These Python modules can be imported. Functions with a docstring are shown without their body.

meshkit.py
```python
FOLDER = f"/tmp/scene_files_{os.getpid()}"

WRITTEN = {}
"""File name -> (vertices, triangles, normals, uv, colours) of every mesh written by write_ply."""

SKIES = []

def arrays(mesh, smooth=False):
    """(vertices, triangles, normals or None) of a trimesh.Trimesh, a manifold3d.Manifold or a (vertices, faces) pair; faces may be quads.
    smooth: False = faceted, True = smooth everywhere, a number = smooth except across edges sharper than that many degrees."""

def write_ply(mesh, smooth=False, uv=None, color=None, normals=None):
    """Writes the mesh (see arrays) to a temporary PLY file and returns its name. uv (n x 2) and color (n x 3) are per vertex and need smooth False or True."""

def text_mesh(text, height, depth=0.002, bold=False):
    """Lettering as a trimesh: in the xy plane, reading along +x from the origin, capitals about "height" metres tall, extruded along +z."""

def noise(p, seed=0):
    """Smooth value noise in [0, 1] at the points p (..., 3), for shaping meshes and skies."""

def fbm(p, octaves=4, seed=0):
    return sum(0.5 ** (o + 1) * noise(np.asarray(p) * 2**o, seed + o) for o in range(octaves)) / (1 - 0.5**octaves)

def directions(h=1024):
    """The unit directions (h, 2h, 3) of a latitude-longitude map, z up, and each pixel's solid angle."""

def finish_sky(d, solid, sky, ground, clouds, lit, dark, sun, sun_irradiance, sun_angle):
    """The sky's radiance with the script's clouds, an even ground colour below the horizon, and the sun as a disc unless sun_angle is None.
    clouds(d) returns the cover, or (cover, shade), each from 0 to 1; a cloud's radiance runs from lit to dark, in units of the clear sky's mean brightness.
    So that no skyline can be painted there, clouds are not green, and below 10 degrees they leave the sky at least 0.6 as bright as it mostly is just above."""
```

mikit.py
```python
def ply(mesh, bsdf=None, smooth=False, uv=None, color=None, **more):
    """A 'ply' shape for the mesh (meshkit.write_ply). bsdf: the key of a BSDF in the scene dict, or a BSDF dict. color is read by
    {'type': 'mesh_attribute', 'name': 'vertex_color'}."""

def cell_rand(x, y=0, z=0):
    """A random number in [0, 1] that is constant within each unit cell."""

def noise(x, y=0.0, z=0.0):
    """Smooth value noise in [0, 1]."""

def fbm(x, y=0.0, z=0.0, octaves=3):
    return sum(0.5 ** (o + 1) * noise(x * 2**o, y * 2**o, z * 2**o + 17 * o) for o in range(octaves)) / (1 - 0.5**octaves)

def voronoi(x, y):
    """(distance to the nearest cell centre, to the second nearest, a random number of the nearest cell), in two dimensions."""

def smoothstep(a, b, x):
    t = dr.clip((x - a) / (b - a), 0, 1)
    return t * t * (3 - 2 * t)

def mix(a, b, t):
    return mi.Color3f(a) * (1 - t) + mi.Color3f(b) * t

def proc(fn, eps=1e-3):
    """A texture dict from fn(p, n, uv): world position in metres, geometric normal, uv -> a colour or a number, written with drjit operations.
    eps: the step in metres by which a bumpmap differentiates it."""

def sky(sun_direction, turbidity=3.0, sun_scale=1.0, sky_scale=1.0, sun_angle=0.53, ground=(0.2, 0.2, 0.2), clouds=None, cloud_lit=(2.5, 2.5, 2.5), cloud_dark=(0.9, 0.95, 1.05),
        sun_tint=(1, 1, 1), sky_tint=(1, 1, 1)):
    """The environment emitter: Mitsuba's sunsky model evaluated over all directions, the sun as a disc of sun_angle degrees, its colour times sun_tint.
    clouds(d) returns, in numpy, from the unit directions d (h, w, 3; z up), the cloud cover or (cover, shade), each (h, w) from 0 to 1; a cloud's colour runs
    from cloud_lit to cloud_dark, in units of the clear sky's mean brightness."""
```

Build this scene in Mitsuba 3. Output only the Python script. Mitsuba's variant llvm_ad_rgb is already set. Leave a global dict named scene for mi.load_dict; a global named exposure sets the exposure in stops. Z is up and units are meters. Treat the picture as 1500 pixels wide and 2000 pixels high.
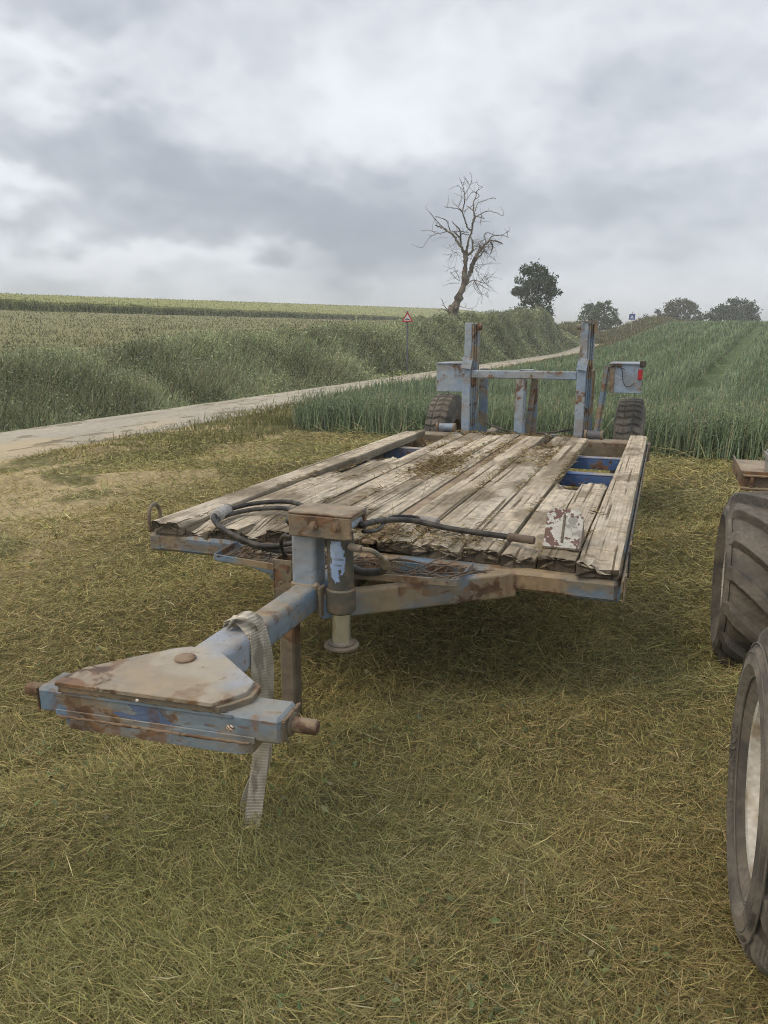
import math
import numpy as np, trimesh, mitsuba as mi, drjit as dr, mikit, meshkit
from mikit import noise, fbm, smoothstep, mix, proc
T = mi.ScalarTransform4f
RNG = np.random.default_rng(7)
scene, labels = {}, {}

# ------------------------------------------------------------------ camera, sky, exposure
# world frame: +y runs along the trailer (away from its drawbar), +x to its right, z up, origin on the ground under the deck's front edge
YAW, PITCH = math.radians(20.2), math.atan(340 / 1470)
EYE = np.array([1.173, -2.89, 1.65])
FWD = np.array([-math.sin(YAW) * math.cos(PITCH), math.cos(YAW) * math.cos(PITCH), -math.sin(PITCH)])
scene['camera'] = {'type': 'perspective', 'fov': 2 * math.degrees(math.atan(750 / 1470)), 'fov_axis': 'x', 'near_clip': 0.05, 'far_clip': 3000.0,
                   'to_world': T().look_at(origin=EYE.tolist(), target=(EYE + FWD).tolist(), up=[0, 0, 1])}


def clouds(d):
    az = np.degrees(np.arctan2(d[..., 0], d[..., 1])) + 20.2          # 0 = along the road-side view of the field
    az = (az + 180) % 360 - 180
    el = np.degrees(np.arcsin(d[..., 2]))
    q = d * [1, 1, 1.45]
    w1 = meshkit.fbm(q * 4.2 + 3.1, 5, 11) - 0.5
    w2 = meshkit.fbm(q * 4.2 + 9.7, 5, 23) - 0.5
    a2, e2 = az + 17 * w1 + 9 * (meshkit.fbm(q * 15 + 2, 4, 41) - .5), el + 9 * w2 + 7 * (meshkit.fbm(q * 15 + 6, 4, 43) - .5)
    s = 0.52 + 1.0 * (meshkit.fbm(q * 3.0 + w1[..., None] * .8 + 5.0, 5, 5) - 0.5)
    # the big cloud bank of the view, and others like it all round the sky
    for a, e, ra, re, k in [(-22, 20.5, 10, 2.8, .55), (-16, 12.5, 13, 3.8, .66), (-6, 8.5, 11, 3.4, .70), (2, 5.6, 9, 2.4, .45), (-22, 7.0, 5, 1.6, .3), (20, 17, 6, 3.5, .28), (12, 10, 9, 4, .22), (21, 8, 8, 3, .18),
                            (-22, 16.8, 7, 1.9, -.38), (-25, 9.6, 6, 1.5, -.48), (2, 14.8, 9, 3.0, -.40), (13, 20, 14, 4, -.25), (-14, 4.3, 15, 1.3, -.4), (11, 6.6, 4, 1.8, -.25), (20, 12.5, 6, 2, -.22),
                            (70, 25, 25, 8, .4), (120, 15, 30, 7, .5), (180, 30, 30, 9, .4), (-70, 20, 25, 7, .45), (-120, 28, 25, 8, .4), (95, 12, 20, 4, -.4), (-95, 10, 22, 4, -.4)]:
        da = (a2 - a + 180) % 360 - 180
        s = s + k * np.exp(-(da / ra) ** 2 - ((e2 - e) / re) ** 2)
    fine = .75 - 1.6 * np.abs(meshkit.fbm(q * 9.0 + 1.5 * w2[..., None], 4, 31) - 0.5) - 1.2 * np.abs(meshkit.fbm(q * 22.0 + 1.5 * w1[..., None], 4, 37) - 0.5) - .42
    return np.clip(0.97 + 0 * s, 0, 1), np.clip(.5 + .5 * np.tanh(1.8 * (s - .42 * fine - .52)), 0, 1)


scene['sky'] = mikit.sky([-0.55, -0.55, 0.95], turbidity=4, sun_scale=0.10, sun_angle=30, clouds=clouds, cloud_lit=(1.04, 1.07, 1.115), cloud_dark=(0.40, 0.44, 0.50), ground=(0.2, 0.19, 0.12), sun_tint=(1.0, .96, .88))
exposure = 3.22
HAZE = .0016


# ------------------------------------------------------------------ the air: one box of thin haze round the whole place
scene['haze_medium'] = {'type': 'homogeneous', 'albedo': {'type': 'rgb', 'value': [.95, .95, .95]}, 'sigma_t': {'type': 'rgb', 'value': [HAZE, HAZE, HAZE]}, 'phase': {'type': 'hg', 'g': 0.3}}
scene['camera']['medium'] = {'type': 'ref', 'id': 'haze_medium'}
scene['haze'] = {'type': 'cube', 'to_world': T().translate([0, 400, 7.5]).scale([1000, 900, 11.0]), 'bsdf': {'type': 'null'}, 'interior': {'type': 'ref', 'id': 'haze_medium'}}
labels['haze'] = {'label': 'thin pale haze in the air over the fields', 'category': 'haze', 'kind': 'stuff'}

# ------------------------------------------------------------------ helpers
def ss(a, b, x):
    t = np.clip((np.asarray(x, float) - a) / (b - a), 0, 1)
    return t * t * (3 - 2 * t)


def key_for(name, parent=None):
    full = (parent + '__' if parent else '') + name
    if full not in used:
        used.add(full)
        return full
    i = 1
    while f'{full}_{i:03d}' in used:
        i += 1
    used.add(f'{full}_{i:03d}')
    return f'{full}_{i:03d}'


used = set()


def obj(name, mesh, m, parent=None, smooth=False, label=None, cat=None, group=None, kind=None, color=None):
    k = key_for(name, parent)
    if isinstance(mesh, list):
        mesh = trimesh.util.concatenate(mesh)
    scene[k] = mikit.ply(mesh, m, smooth=smooth, color=color)
    tag(k, label, cat, group, kind)
    return k


def thing(name, label, cat, group=None):
    k = key_for(name)
    tag(k, label, cat, group)
    return k


def tag(k, label=None, cat=None, group=None, kind=None):
    d = {a: b for a, b in (('label', label), ('category', cat), ('group', group), ('kind', kind)) if b}
    if d:
        labels[k] = d


def cbox(x0, x1, y0, y1, z0, z1, c=0.006):
    """A box with chamfered edges."""
    c = min(c, 0.45 * min(x1 - x0, y1 - y0, z1 - z0))
    ctr, hs = np.array([x0 + x1, y0 + y1, z0 + z1]) / 2, np.array([x1 - x0, y1 - y0, z1 - z0]) / 2
    pts = []
    for sx in (-1, 1):
        for sy in (-1, 1):
            for sz in (-1, 1):
                for k in range(3):
                    o = hs.copy()
                    o[[i for i in range(3) if i != k]] -= c
                    pts.append(ctr + np.array([sx, sy, sz]) * o)
    return trimesh.Trimesh(np.array(pts)).convex_hull


def orient(mesh, p0, axis, up=(0, 0, 1)):
    """Puts a mesh modelled along +x at p0 with its x axis along axis."""
    x = np.asarray(axis, float) / np.linalg.norm(axis)
    y = np.cross(up if abs(np.dot(up, x)) < .999 else (0, 1, 0), x)
    y /= np.linalg.norm(y)
    M = np.eye(4)
    M[:3, 0], M[:3, 1], M[:3, 2], M[:3, 3] = x, y, np.cross(x, y), p0
    return mesh.copy().apply_transform(M)


def rbeam(p0, p1, w, h, r=.02, up=(0, 0, 1)):
    """A hollow-section steel bar: rectangle with rounded long edges."""
    from shapely.geometry import box
    p0, p1 = np.asarray(p0, float), np.asarray(p1, float)
    m = trimesh.creation.extrude_polygon(box(-w / 2 + r, -h / 2 + r, w / 2 - r, h / 2 - r).buffer(r, 4), np.linalg.norm(p1 - p0), engine='earcut')
    m.apply_transform(np.array([[0, 0, 1, 0], [1, 0, 0, 0], [0, 1, 0, 0], [0, 0, 0, 1.0]]))
    return orient(m, p0, p1 - p0, up)


def beam(p0, p1, w, h, c=0.006, up=(0, 0, 1)):
    p0, p1 = np.asarray(p0, float), np.asarray(p1, float)
    L = np.linalg.norm(p1 - p0)
    return orient(cbox(0, L, -w / 2, w / 2, -h / 2, h / 2, c), p0, p1 - p0, up)


def spline(pts, n=40):
    p = np.asarray(pts, float)
    p = np.vstack([2 * p[0] - p[1], p, 2 * p[-1] - p[-2]])
    out = []
    for i in range(1, len(p) - 2):
        t = np.linspace(0, 1, n, endpoint=False)[:, None]
        a, b, c, d = p[i - 1:i + 3]
        out.append(.5 * (2 * b + (c - a) * t + (2 * a - 5 * b + 4 * c - d) * t ** 2 + (3 * b - a - 3 * c + d) * t ** 3))
    return np.vstack(out + [p[-2:-1]])


def tube(pts, r, sides=8, caps=True):
    p = np.asarray(pts, float)
    r = np.broadcast_to(r, (len(p),))
    t = np.gradient(p, axis=0)
    t /= np.linalg.norm(t, axis=1, keepdims=True) + 1e-12
    a = np.cross(t[0], [0, 0, 1] if abs(t[0][2]) < .9 else [1, 0, 0])
    A = []
    for k in range(len(p)):
        a = a - t[k] * (a @ t[k])
        a = a / (np.linalg.norm(a) + 1e-12)
        A.append(a)
    A = np.array(A)
    B = np.cross(t, A)
    g = np.arange(sides) * 2 * np.pi / sides
    v = (p[:, None] + r[:, None, None] * (np.cos(g)[None, :, None] * A[:, None] + np.sin(g)[None, :, None] * B[:, None])).reshape(-1, 3)
    i, j = np.meshgrid(np.arange(len(p) - 1), np.arange(sides), indexing='ij')
    q = np.stack([i * sides + j, i * sides + (j + 1) % sides, (i + 1) * sides + (j + 1) % sides, (i + 1) * sides + j], -1).reshape(-1, 4)
    f = np.vstack([q[:, [0, 1, 2]], q[:, [0, 2, 3]]])
    if caps:
        n = len(v)
        v = np.vstack([v, p[:1], p[-1:]])
        j = np.arange(sides)
        e = (len(p) - 1) * sides
        f = np.vstack([f, np.stack([j * 0 + n, (j + 1) % sides, j], 1), np.stack([j * 0 + n + 1, e + j, e + (j + 1) % sides], 1)])
    return trimesh.Trimesh(v, f, process=False)


def rod(p0, p1, r, sides=16, c=0.0):
    p0, p1 = np.asarray(p0, float), np.asarray(p1, float)
    if not c:
        return tube([p0, p1], r, sides)
    d = (p1 - p0) / np.linalg.norm(p1 - p0)
    return tube([p0, p0 + d * c, p1 - d * c, p1], [r - c, r, r, r - c], sides)


def prism(poly, z0, z1, c=0.0):
    """Polygon (n,2) extruded in z, with a small chamfer at the top."""
    from shapely.geometry import Polygon
    P = Polygon(poly)
    if not c:
        m = trimesh.creation.extrude_polygon(P, z1 - z0, engine='earcut')
        m.apply_translation([0, 0, z0])
        return m
    pts = [[x, y, z0] for x, y in poly] + [[x, y, z1 - c] for x, y in poly] + [[x, y, z1] for x, y in list(P.buffer(-c, join_style=2).exterior.coords)[:-1]]
    return trimesh.Trimesh(np.array(pts)).convex_hull


def ribbons(base, direc, length, width, bend, side=None):
    """Many tapered, bent blades in one mesh: 5 vertices and 3 triangles each."""
    n = len(base)
    direc = direc / (np.linalg.norm(direc, axis=1, keepdims=True) + 1e-9)
    if side is None:
        side = np.cross(direc, RNG.normal(size=(n, 3)))
    side = side / (np.linalg.norm(side, axis=1, keepdims=True) + 1e-9)
    L, W = np.broadcast_to(length, (n,))[:, None], np.broadcast_to(width, (n,))[:, None] / 2
    m = base + direc * L * .5 + bend * L * .25
    e = base + direc * L + bend * L
    v = np.stack([base - side * W * .8, base + side * W * .8, m - side * W, m + side * W, e], 1).reshape(-1, 3)
    k = np.arange(n)[:, None] * 5
    f = np.concatenate([k + [0, 1, 3], k + [0, 3, 2], k + [2, 3, 4]], 1).reshape(-1, 3)
    return v, f


def leaves(center, size, normal=None):
    """Many small pointed leaves (bent diamonds)."""
    n = len(center)
    a = RNG.normal(size=(n, 3))
    a /= np.linalg.norm(a, axis=1, keepdims=True)
    b = np.cross(a, RNG.normal(size=(n, 3)))
    b /= np.linalg.norm(b, axis=1, keepdims=True)
    s = np.broadcast_to(size, (n,))[:, None]
    nn = np.cross(a, b)
    v = np.stack([center - a * s * .6, center + b * s * .3 + nn * s * .06, center + a * s * .6, center - b * s * .3 + nn * s * .06], 1).reshape(-1, 3)
    k = np.arange(n)[:, None] * 4
    f = np.concatenate([k + [0, 1, 2], k + [0, 2, 3]], 1).reshape(-1, 3)
    return v, f


def palette(n, cols, weights, jitter=.18):
    c = np.array(cols, float)[RNG.choice(len(cols), n, p=np.array(weights) / np.sum(weights))]
    return np.clip(c * (1 + jitter * RNG.normal(size=(n, 1))) * (1 + .05 * RNG.normal(size=(n, 3))), .005, .9)


def merge(parts):
    """[(v, f, colours per vertex)] -> trimesh, colours"""
    at, V, Fs, Cs = 0, [], [], []
    for v, f, c in parts:
        V.append(v)
        Fs.append(f + at)
        Cs.append(c)
        at += len(v)
    return trimesh.Trimesh(np.vstack(V), np.vstack(Fs), process=False), np.vstack(Cs)


# ------------------------------------------------------------------ materials
def bs(name, fn, rough=.6, metallic=0.0, bump=None, bscale=1.0, eps=1e-3, spec=.5):
    b = {'type': 'principled', 'base_color': proc(fn), 'roughness': rough, 'metallic': metallic, 'specular': spec}
    if bump is not None:
        b = {'type': 'bumpmap', 'scale': bscale, 'nested_texture': proc(bump, eps), 'nested_bsdf': b}
    scene[name] = {'type': 'twosided', 'bsdf': b}


def paint(name, base, alt, amt, seed, dust=.5, grime=.5, rough=.55):
    """Weathered paint over steel: faded tones, rust patches and streaks, and dirt that has settled on flat tops."""
    def fn(p, n, uv):
        wx = fbm(p.x * 14 + seed, p.y * 14, p.z * 14, 2) - .5
        b = fbm(p.x * 30 + seed, p.y * 30, p.z * 30, 4)
        a = fbm(p.x * 8 + seed + 1.4 * wx, p.y * 8, p.z * 8 + 1.4 * wx, 5)
        d = fbm(p.x * 3.1 + seed + 40, p.y * 3.1, p.z * 4, 3)
        c = mix(base, alt, smoothstep(.42, .6, d)) * (.80 + .36 * b)
        g = smoothstep(.42, .64, fbm(p.x * 4.2 + seed + 9 + wx, p.y * 4.2, p.z * 8, 5)) * grime
        c = mix(c, mix((.19, .16, .11), (.27, .195, .115), smoothstep(.4, .6, d)) * (.65 + .7 * b), dr.clip(g * (.55 + .8 * b), 0, 1))
        run = smoothstep(.66, .80, noise(p.x * 34 + seed, p.y * 34, p.z * 3.0)) * smoothstep(.42, .6, a)
        scr = smoothstep(.80, .86, noise(p.x * 11 + p.z * 90 + seed, p.y * 11, p.z * 40 - p.x * 14)) * smoothstep(.5, .62, fbm(p.x * 6, p.y * 6 + seed, p.z * 6, 2))
        r = smoothstep(.60 - amt, .66 - amt, a * .75 + b * .25)
        halo = smoothstep(.52 - amt, .66 - amt, a * .75 + b * .25) * .45
        rust = mix((.075, .042, .026), (.21, .115, .06), smoothstep(.3, .7, fbm(p.x * 19, p.y * 19 + seed, p.z * 19, 4)))
        c = mix(c, (.26, .185, .115), halo)
        fleck = smoothstep(.70, .76, fbm(p.x * 75 + seed, p.y * 75, p.z * 75, 2)) * smoothstep(.38, .58, a)
        c = mix(c, rust, dr.maximum(dr.maximum(r * .92, .55 * run), dr.maximum(.65 * scr, .75 * fleck)))
        t = smoothstep(.55, .9, n.z) * dust * smoothstep(.25, .65, fbm(p.x * 10, p.y * 10 + seed, p.z * 10, 3))
        return mix(c, mi.Color3f(.36, .30, .20) * (.75 + .5 * b), t)

    def bump(p, n, uv):
        return .0016 * smoothstep(.5, .62, fbm(p.x * 16 + seed, p.y * 16, p.z * 16, 3)) + .0012 * noise(p.x * 130, p.y * 130, p.z * 130)
    bs(name, fn, rough, bump=bump, eps=2e-3)


paint('blue_paint', (.145, .215, .295), (.20, .25, .29), .012, 3.0, dust=.45, grime=1.0)
paint('sky_blue_paint', (.27, .355, .465), (.32, .385, .445), .0, 13.0, dust=.2, grime=.5)
paint('deep_blue_paint', (.06, .13, .33), (.08, .165, .36), .03, 23.0, dust=.8, grime=.2)
paint('flake_blue', (.27, .37, .56), (.33, .42, .56), .0, 93.0, dust=.1, grime=.15)
paint('tray_rust', (.10, .075, .055), (.15, .11, .08), .08, 103.0, dust=.7, grime=.8)
paint('smear_blue', (.075, .135, .27), (.09, .15, .28), -.1, 83.0, dust=.1, grime=.12)
paint('brown_paint', (.165, .138, .105), (.205, .175, .135), .025, 33.0, dust=.55, grime=.7)
paint('dusty_plate', (.33, .37, .43), (.40, .36, .29), .045, 43.0, dust=.35, grime=.6)
paint('rail_rust', (.20, .135, .095), (.26, .185, .13), .05, 53.0, dust=.6, grime=.5, rough=.75)
paint('dark_steel', (.085, .08, .066), (.125, .112, .088), .03, 63.0, dust=.5, grime=.5, rough=.6)
paint('frame_blue', (.145, .225, .32), (.25, .205, .135), .03, 73.0, dust=.35, grime=1.0)


def white_flake(p, n, uv):
    a = fbm(p.x * 30 + 4, p.y * 30, p.z * 30, 4)
    b = fbm(p.x * 90, p.y * 90, p.z * 90, 3)
    c = mix((.60, .60, .56), (.42, .42, .38), b)
    c = mix(c, (.15, .085, .07), smoothstep(.50, .53, a * .7 + b * .3))
    return mix(c, mi.Color3f(.24, .235, .22) * (.7 + .6 * b), .8 * smoothstep(.60, .70, fbm(p.x * 30 + 9, p.y * 30, p.z * 22, 4)))


bs('flaking_white', white_flake, .6, bump=lambda p, n, uv: -.002 * smoothstep(.50, .56, fbm(p.x * 22 + 4, p.y * 22, p.z * 22, 4)), eps=2e-3)


def wood(p, n, uv):
    g = noise(p.x * 210, p.y * 4.0, p.z * 210) * .6 + noise(p.x * 90 + 7, p.y * 1.6, p.z * 60) * .4
    big = fbm(p.x * 5, p.y * 1.3, 3.0, 3)
    board = noise(p.x * 7.3, 5.5, 1.0)
    c = mix((.285, .242, .180), (.55, .482, .372), smoothstep(.2, .8, g * .42 + big * .58))
    c = mix(c, mi.Color3f(.43, .40, .33), .55 * smoothstep(.45, .7, board))
    pale = smoothstep(.56, .68, fbm(p.x * 9 + 3, p.y * 3.2, 8.0, 4)) * smoothstep(3.6, .0, p.y)
    c = mix(c, (.60, .56, .48), .35 * pale * smoothstep(.3, .7, g + .25 * noise(p.x * 40, p.y * 30, 1)))
    crack = smoothstep(.74, .84, noise(p.x * 120 + 31, p.y * 1.1, 2.0)) * smoothstep(.35, .6, noise(p.x * 15, p.y * 3, 4.0))
    cross = smoothstep(.70, .82, noise(p.x * 16 + 9, p.y * 70, 6.0)) * smoothstep(.5, .65, fbm(p.x * 8, p.y * 5, 1.0, 3))
    c = mix(c, (.09, .065, .04), .85 * crack)
    c = mix(c, (.17, .13, .08), .55 * cross)
    muck = smoothstep(.50, .66, fbm(p.x * 5 + 17, p.y * 2.6, 2.0, 5))
    c = mix(c, (.145, .115, .075), .68 * muck)
    c = c * (.80 + .4 * noise(p.x * 44, p.y * 26, 5.0))
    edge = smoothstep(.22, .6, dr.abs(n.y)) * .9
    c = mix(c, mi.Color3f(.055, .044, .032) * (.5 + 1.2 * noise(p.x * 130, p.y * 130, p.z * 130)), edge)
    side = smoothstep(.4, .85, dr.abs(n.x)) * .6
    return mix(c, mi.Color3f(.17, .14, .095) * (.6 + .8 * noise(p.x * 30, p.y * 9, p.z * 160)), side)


def wood_bump(p, n, uv):
    return .0022 * (noise(p.x * 200, p.y * 4.0, p.z * 200) + .8 * noise(p.x * 95 + 7, p.y * 2.2, p.z * 60)) - .006 * smoothstep(.72, .84, noise(p.x * 120 + 31, p.y * 1.1, 2.0)) + .002 * noise(p.x * 40, p.y * 60, p.z * 60)


bs('old_wood', wood, .85, bump=wood_bump, eps=1.2e-3, spec=.25)


def tyre_col(p, n, uv):
    a = fbm(p.x * 9, p.y * 9, p.z * 9, 4)
    b = noise(p.x * 70, p.y * 70, p.z * 70)
    c = mix((.072, .069, .064), (.118, .111, .10), a)
    return mix(c, mi.Color3f(.21, .188, .158) * (.7 + .5 * b), smoothstep(.38, .62, fbm(p.x * 5 + 4, p.y * 5, p.z * 5, 4)) * .85)


bs('dusty_rubber', tyre_col, .75, bump=lambda p, n, uv: .002 * fbm(p.x * 60, p.y * 60, p.z * 60, 3), eps=2e-3, spec=.3)


def lugged(p, n, uv):
    c = tyre_col(p, n, uv) * (.85 + .3 * fbm(p.x * 55, p.y * 55, p.z * 55, 3))
    return mix(c, (.22, .19, .15), .5 * smoothstep(.45, .7, fbm(p.x * 11 + 8, p.y * 11, p.z * 11, 4)))


bs('muddy_rubber', lugged, .8, bump=lambda p, n, uv: .003 * fbm(p.x * 40, p.y * 40, p.z * 40, 3), eps=2e-3, spec=.25)


bs('letter_rubber', lambda p, n, uv: mix((.10, .092, .082), (.20, .182, .155), fbm(p.x * 30, p.y * 30, p.z * 30, 3)), .8, spec=.2)


def rim_col(p, n, uv):
    a = fbm(p.x * 12, p.y * 12, p.z * 12, 4)
    return mix((.58, .565, .52), (.36, .31, .23), smoothstep(.48, .72, a)) * (.8 + .4 * noise(p.x * 90, p.y * 90, p.z * 90))


bs('worn_rim', rim_col, .5)
bs('black_hose', lambda p, n, uv: mix((.022, .021, .02), (.075, .068, .055), smoothstep(.35, .7, fbm(p.x * 20, p.y * 20, p.z * 20, 3))), .55)
bs('chrome', lambda p, n, uv: mix((.85, .85, .84), (.50, .47, .41), smoothstep(.55, .8, fbm(p.x * 30, p.y * 30, p.z * 12, 3))), .22, metallic=.85)
bs('mesh_rust', lambda p, n, uv: mix((.085, .065, .05), (.20, .155, .115), noise(p.x * 40, p.y * 40, p.z * 40)), .8)


def webbing(p, n, uv):
    rows = .5 + .5 * dr.sin(p.z * 620)
    c = mix((.58, .535, .45), (.42, .38, .30), smoothstep(.35, .7, fbm(p.x * 20, p.y * 20, p.z * 14, 3)))
    c = mix(c, c * .72, smoothstep(.55, .95, rows) * .7)
    return mix(c, (.20, .175, .14), .75 * smoothstep(.52, .7, fbm(p.x * 30 + 5, p.y * 30, p.z * 9, 4)))


bs('webbing_cloth', webbing, .95, bump=lambda p, n, uv: .0012 * dr.sin(p.z * 620), eps=1e-3, spec=.1)
bs('grey_plastic', lambda p, n, uv: mix((.30, .30, .29), (.20, .19, .17), noise(p.x * 60, p.y * 60, p.z * 60)), .5)
bs('pale_tape', lambda p, n, uv: mix((.42, .42, .40), (.26, .25, .22), noise(p.x * 90, p.y * 90, p.z * 90)), .6)
bs('red_reflector', lambda p, n, uv: mix((.50, .035, .045), (.30, .03, .03), noise(p.x * 50, p.y * 50, p.z * 50)), .35)
bs('sign_red', lambda p, n, uv: mix((.55, .035, .04), (.48, .05, .05), noise(p.x * 5, p.y * 5, p.z * 5)), .4)
bs('sign_white', lambda p, n, uv: mix((.72, .72, .70), (.64, .64, .62), noise(p.x * 5, p.y * 5, p.z * 5)), .4)
bs('sign_black', lambda p, n, uv: mi.Color3f(.03, .03, .035), .5)
bs('sign_blue', lambda p, n, uv: mix((.03, .08, .33), (.04, .10, .38), noise(p.x * 5, p.y * 5, p.z * 5)), .4)
bs('grey_post', lambda p, n, uv: mix((.16, .165, .18), (.11, .11, .12), noise(p.x * 20, p.y * 20, p.z * 3)), .6)
bs('pale_post', lambda p, n, uv: mix((.42, .41, .37), (.34, .32, .28), noise(p.x * 20, p.y * 20, p.z * 3)), .6)
bs('snail_stripes', lambda p, n, uv: mix((.62, .52, .40), (.13, .06, .03), smoothstep(.45, .65, .5 + .5 * dr.sin(p.z * 900 + p.x * 500))), .35)
bs('snail_white', lambda p, n, uv: mix((.75, .72, .66), (.6, .55, .48), noise(p.x * 300, p.y * 300, p.z * 300)), .4)


def bark(p, n, uv):
    a = fbm(p.x * 5, p.y * 5, p.z * 2.2, 4)
    c = mix((.085, .072, .058), (.24, .205, .165), smoothstep(.3, .7, a))
    return mix(c, (.36, .31, .24), .8 * smoothstep(.62, .68, fbm(p.x * 1.9, p.y * 1.9, p.z * .8, 3)))


bs('dead_bark', bark, .9, bump=lambda p, n, uv: .03 * fbm(p.x * 9, p.y * 9, p.z * 3, 3), eps=1e-2, spec=.2)
bs('bark', lambda p, n, uv: mix((.05, .042, .032), (.10, .085, .065), fbm(p.x * 5, p.y * 5, p.z * 2, 3)), .9)
scene['plant'] = {'type': 'twosided', 'bsdf': {'type': 'diffuse', 'reflectance': {'type': 'mesh_attribute', 'name': 'vertex_color'}}}
scene['leaf'] = {'type': 'principledthin', 'base_color': {'type': 'mesh_attribute', 'name': 'vertex_color'}, 'roughness': .6, 'diff_trans': .7, 'spec_trans': 0.0}


def road_col(p, n, uv):
    a = fbm(p.x * 1.1, p.y * .5, 0, 4)
    b = fbm(p.x * 12, p.y * 12, 0, 3)
    c = mix((.33, .305, .25), (.40, .37, .305), a) * (.85 + .3 * b)
    c = mix(c, (.45, .375, .245), .8 * smoothstep(.45, .65, fbm(p.x * .7 + 5, p.y * .4, 0, 3)) * smoothstep(-8.2, -7.4, p.x + .8 * noise(p.y * .6)))
    trk = dr.exp(-dr.square((dr.abs(p.x + 8.62 + .12 * (noise(p.y * .3) - .5)) - .62) / .20)) * smoothstep(.25, .6, noise(p.y * .5, p.x * 2))
    c = c * (1 - .16 * trk)
    v1, v2, vr = mikit.voronoi(p.x * .9 + .3 * noise(p.x * 4, p.y * 4), p.y * .6)
    c = mix(c, (.13, .115, .09), .65 * smoothstep(.035, .012, v2 - v1) * smoothstep(.4, .6, noise(p.x * 1.3, p.y * .7, 3)))
    return mix(c, (.17, .14, .09), .7 * smoothstep(.62, .69, fbm(p.x * 5 + 4, p.y * 1.6, 0, 4)))


bs('road_surface', road_col, .9, bump=lambda p, n, uv: .006 * fbm(p.x * 14, p.y * 14, 0, 3), eps=5e-3, spec=.2)


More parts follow.
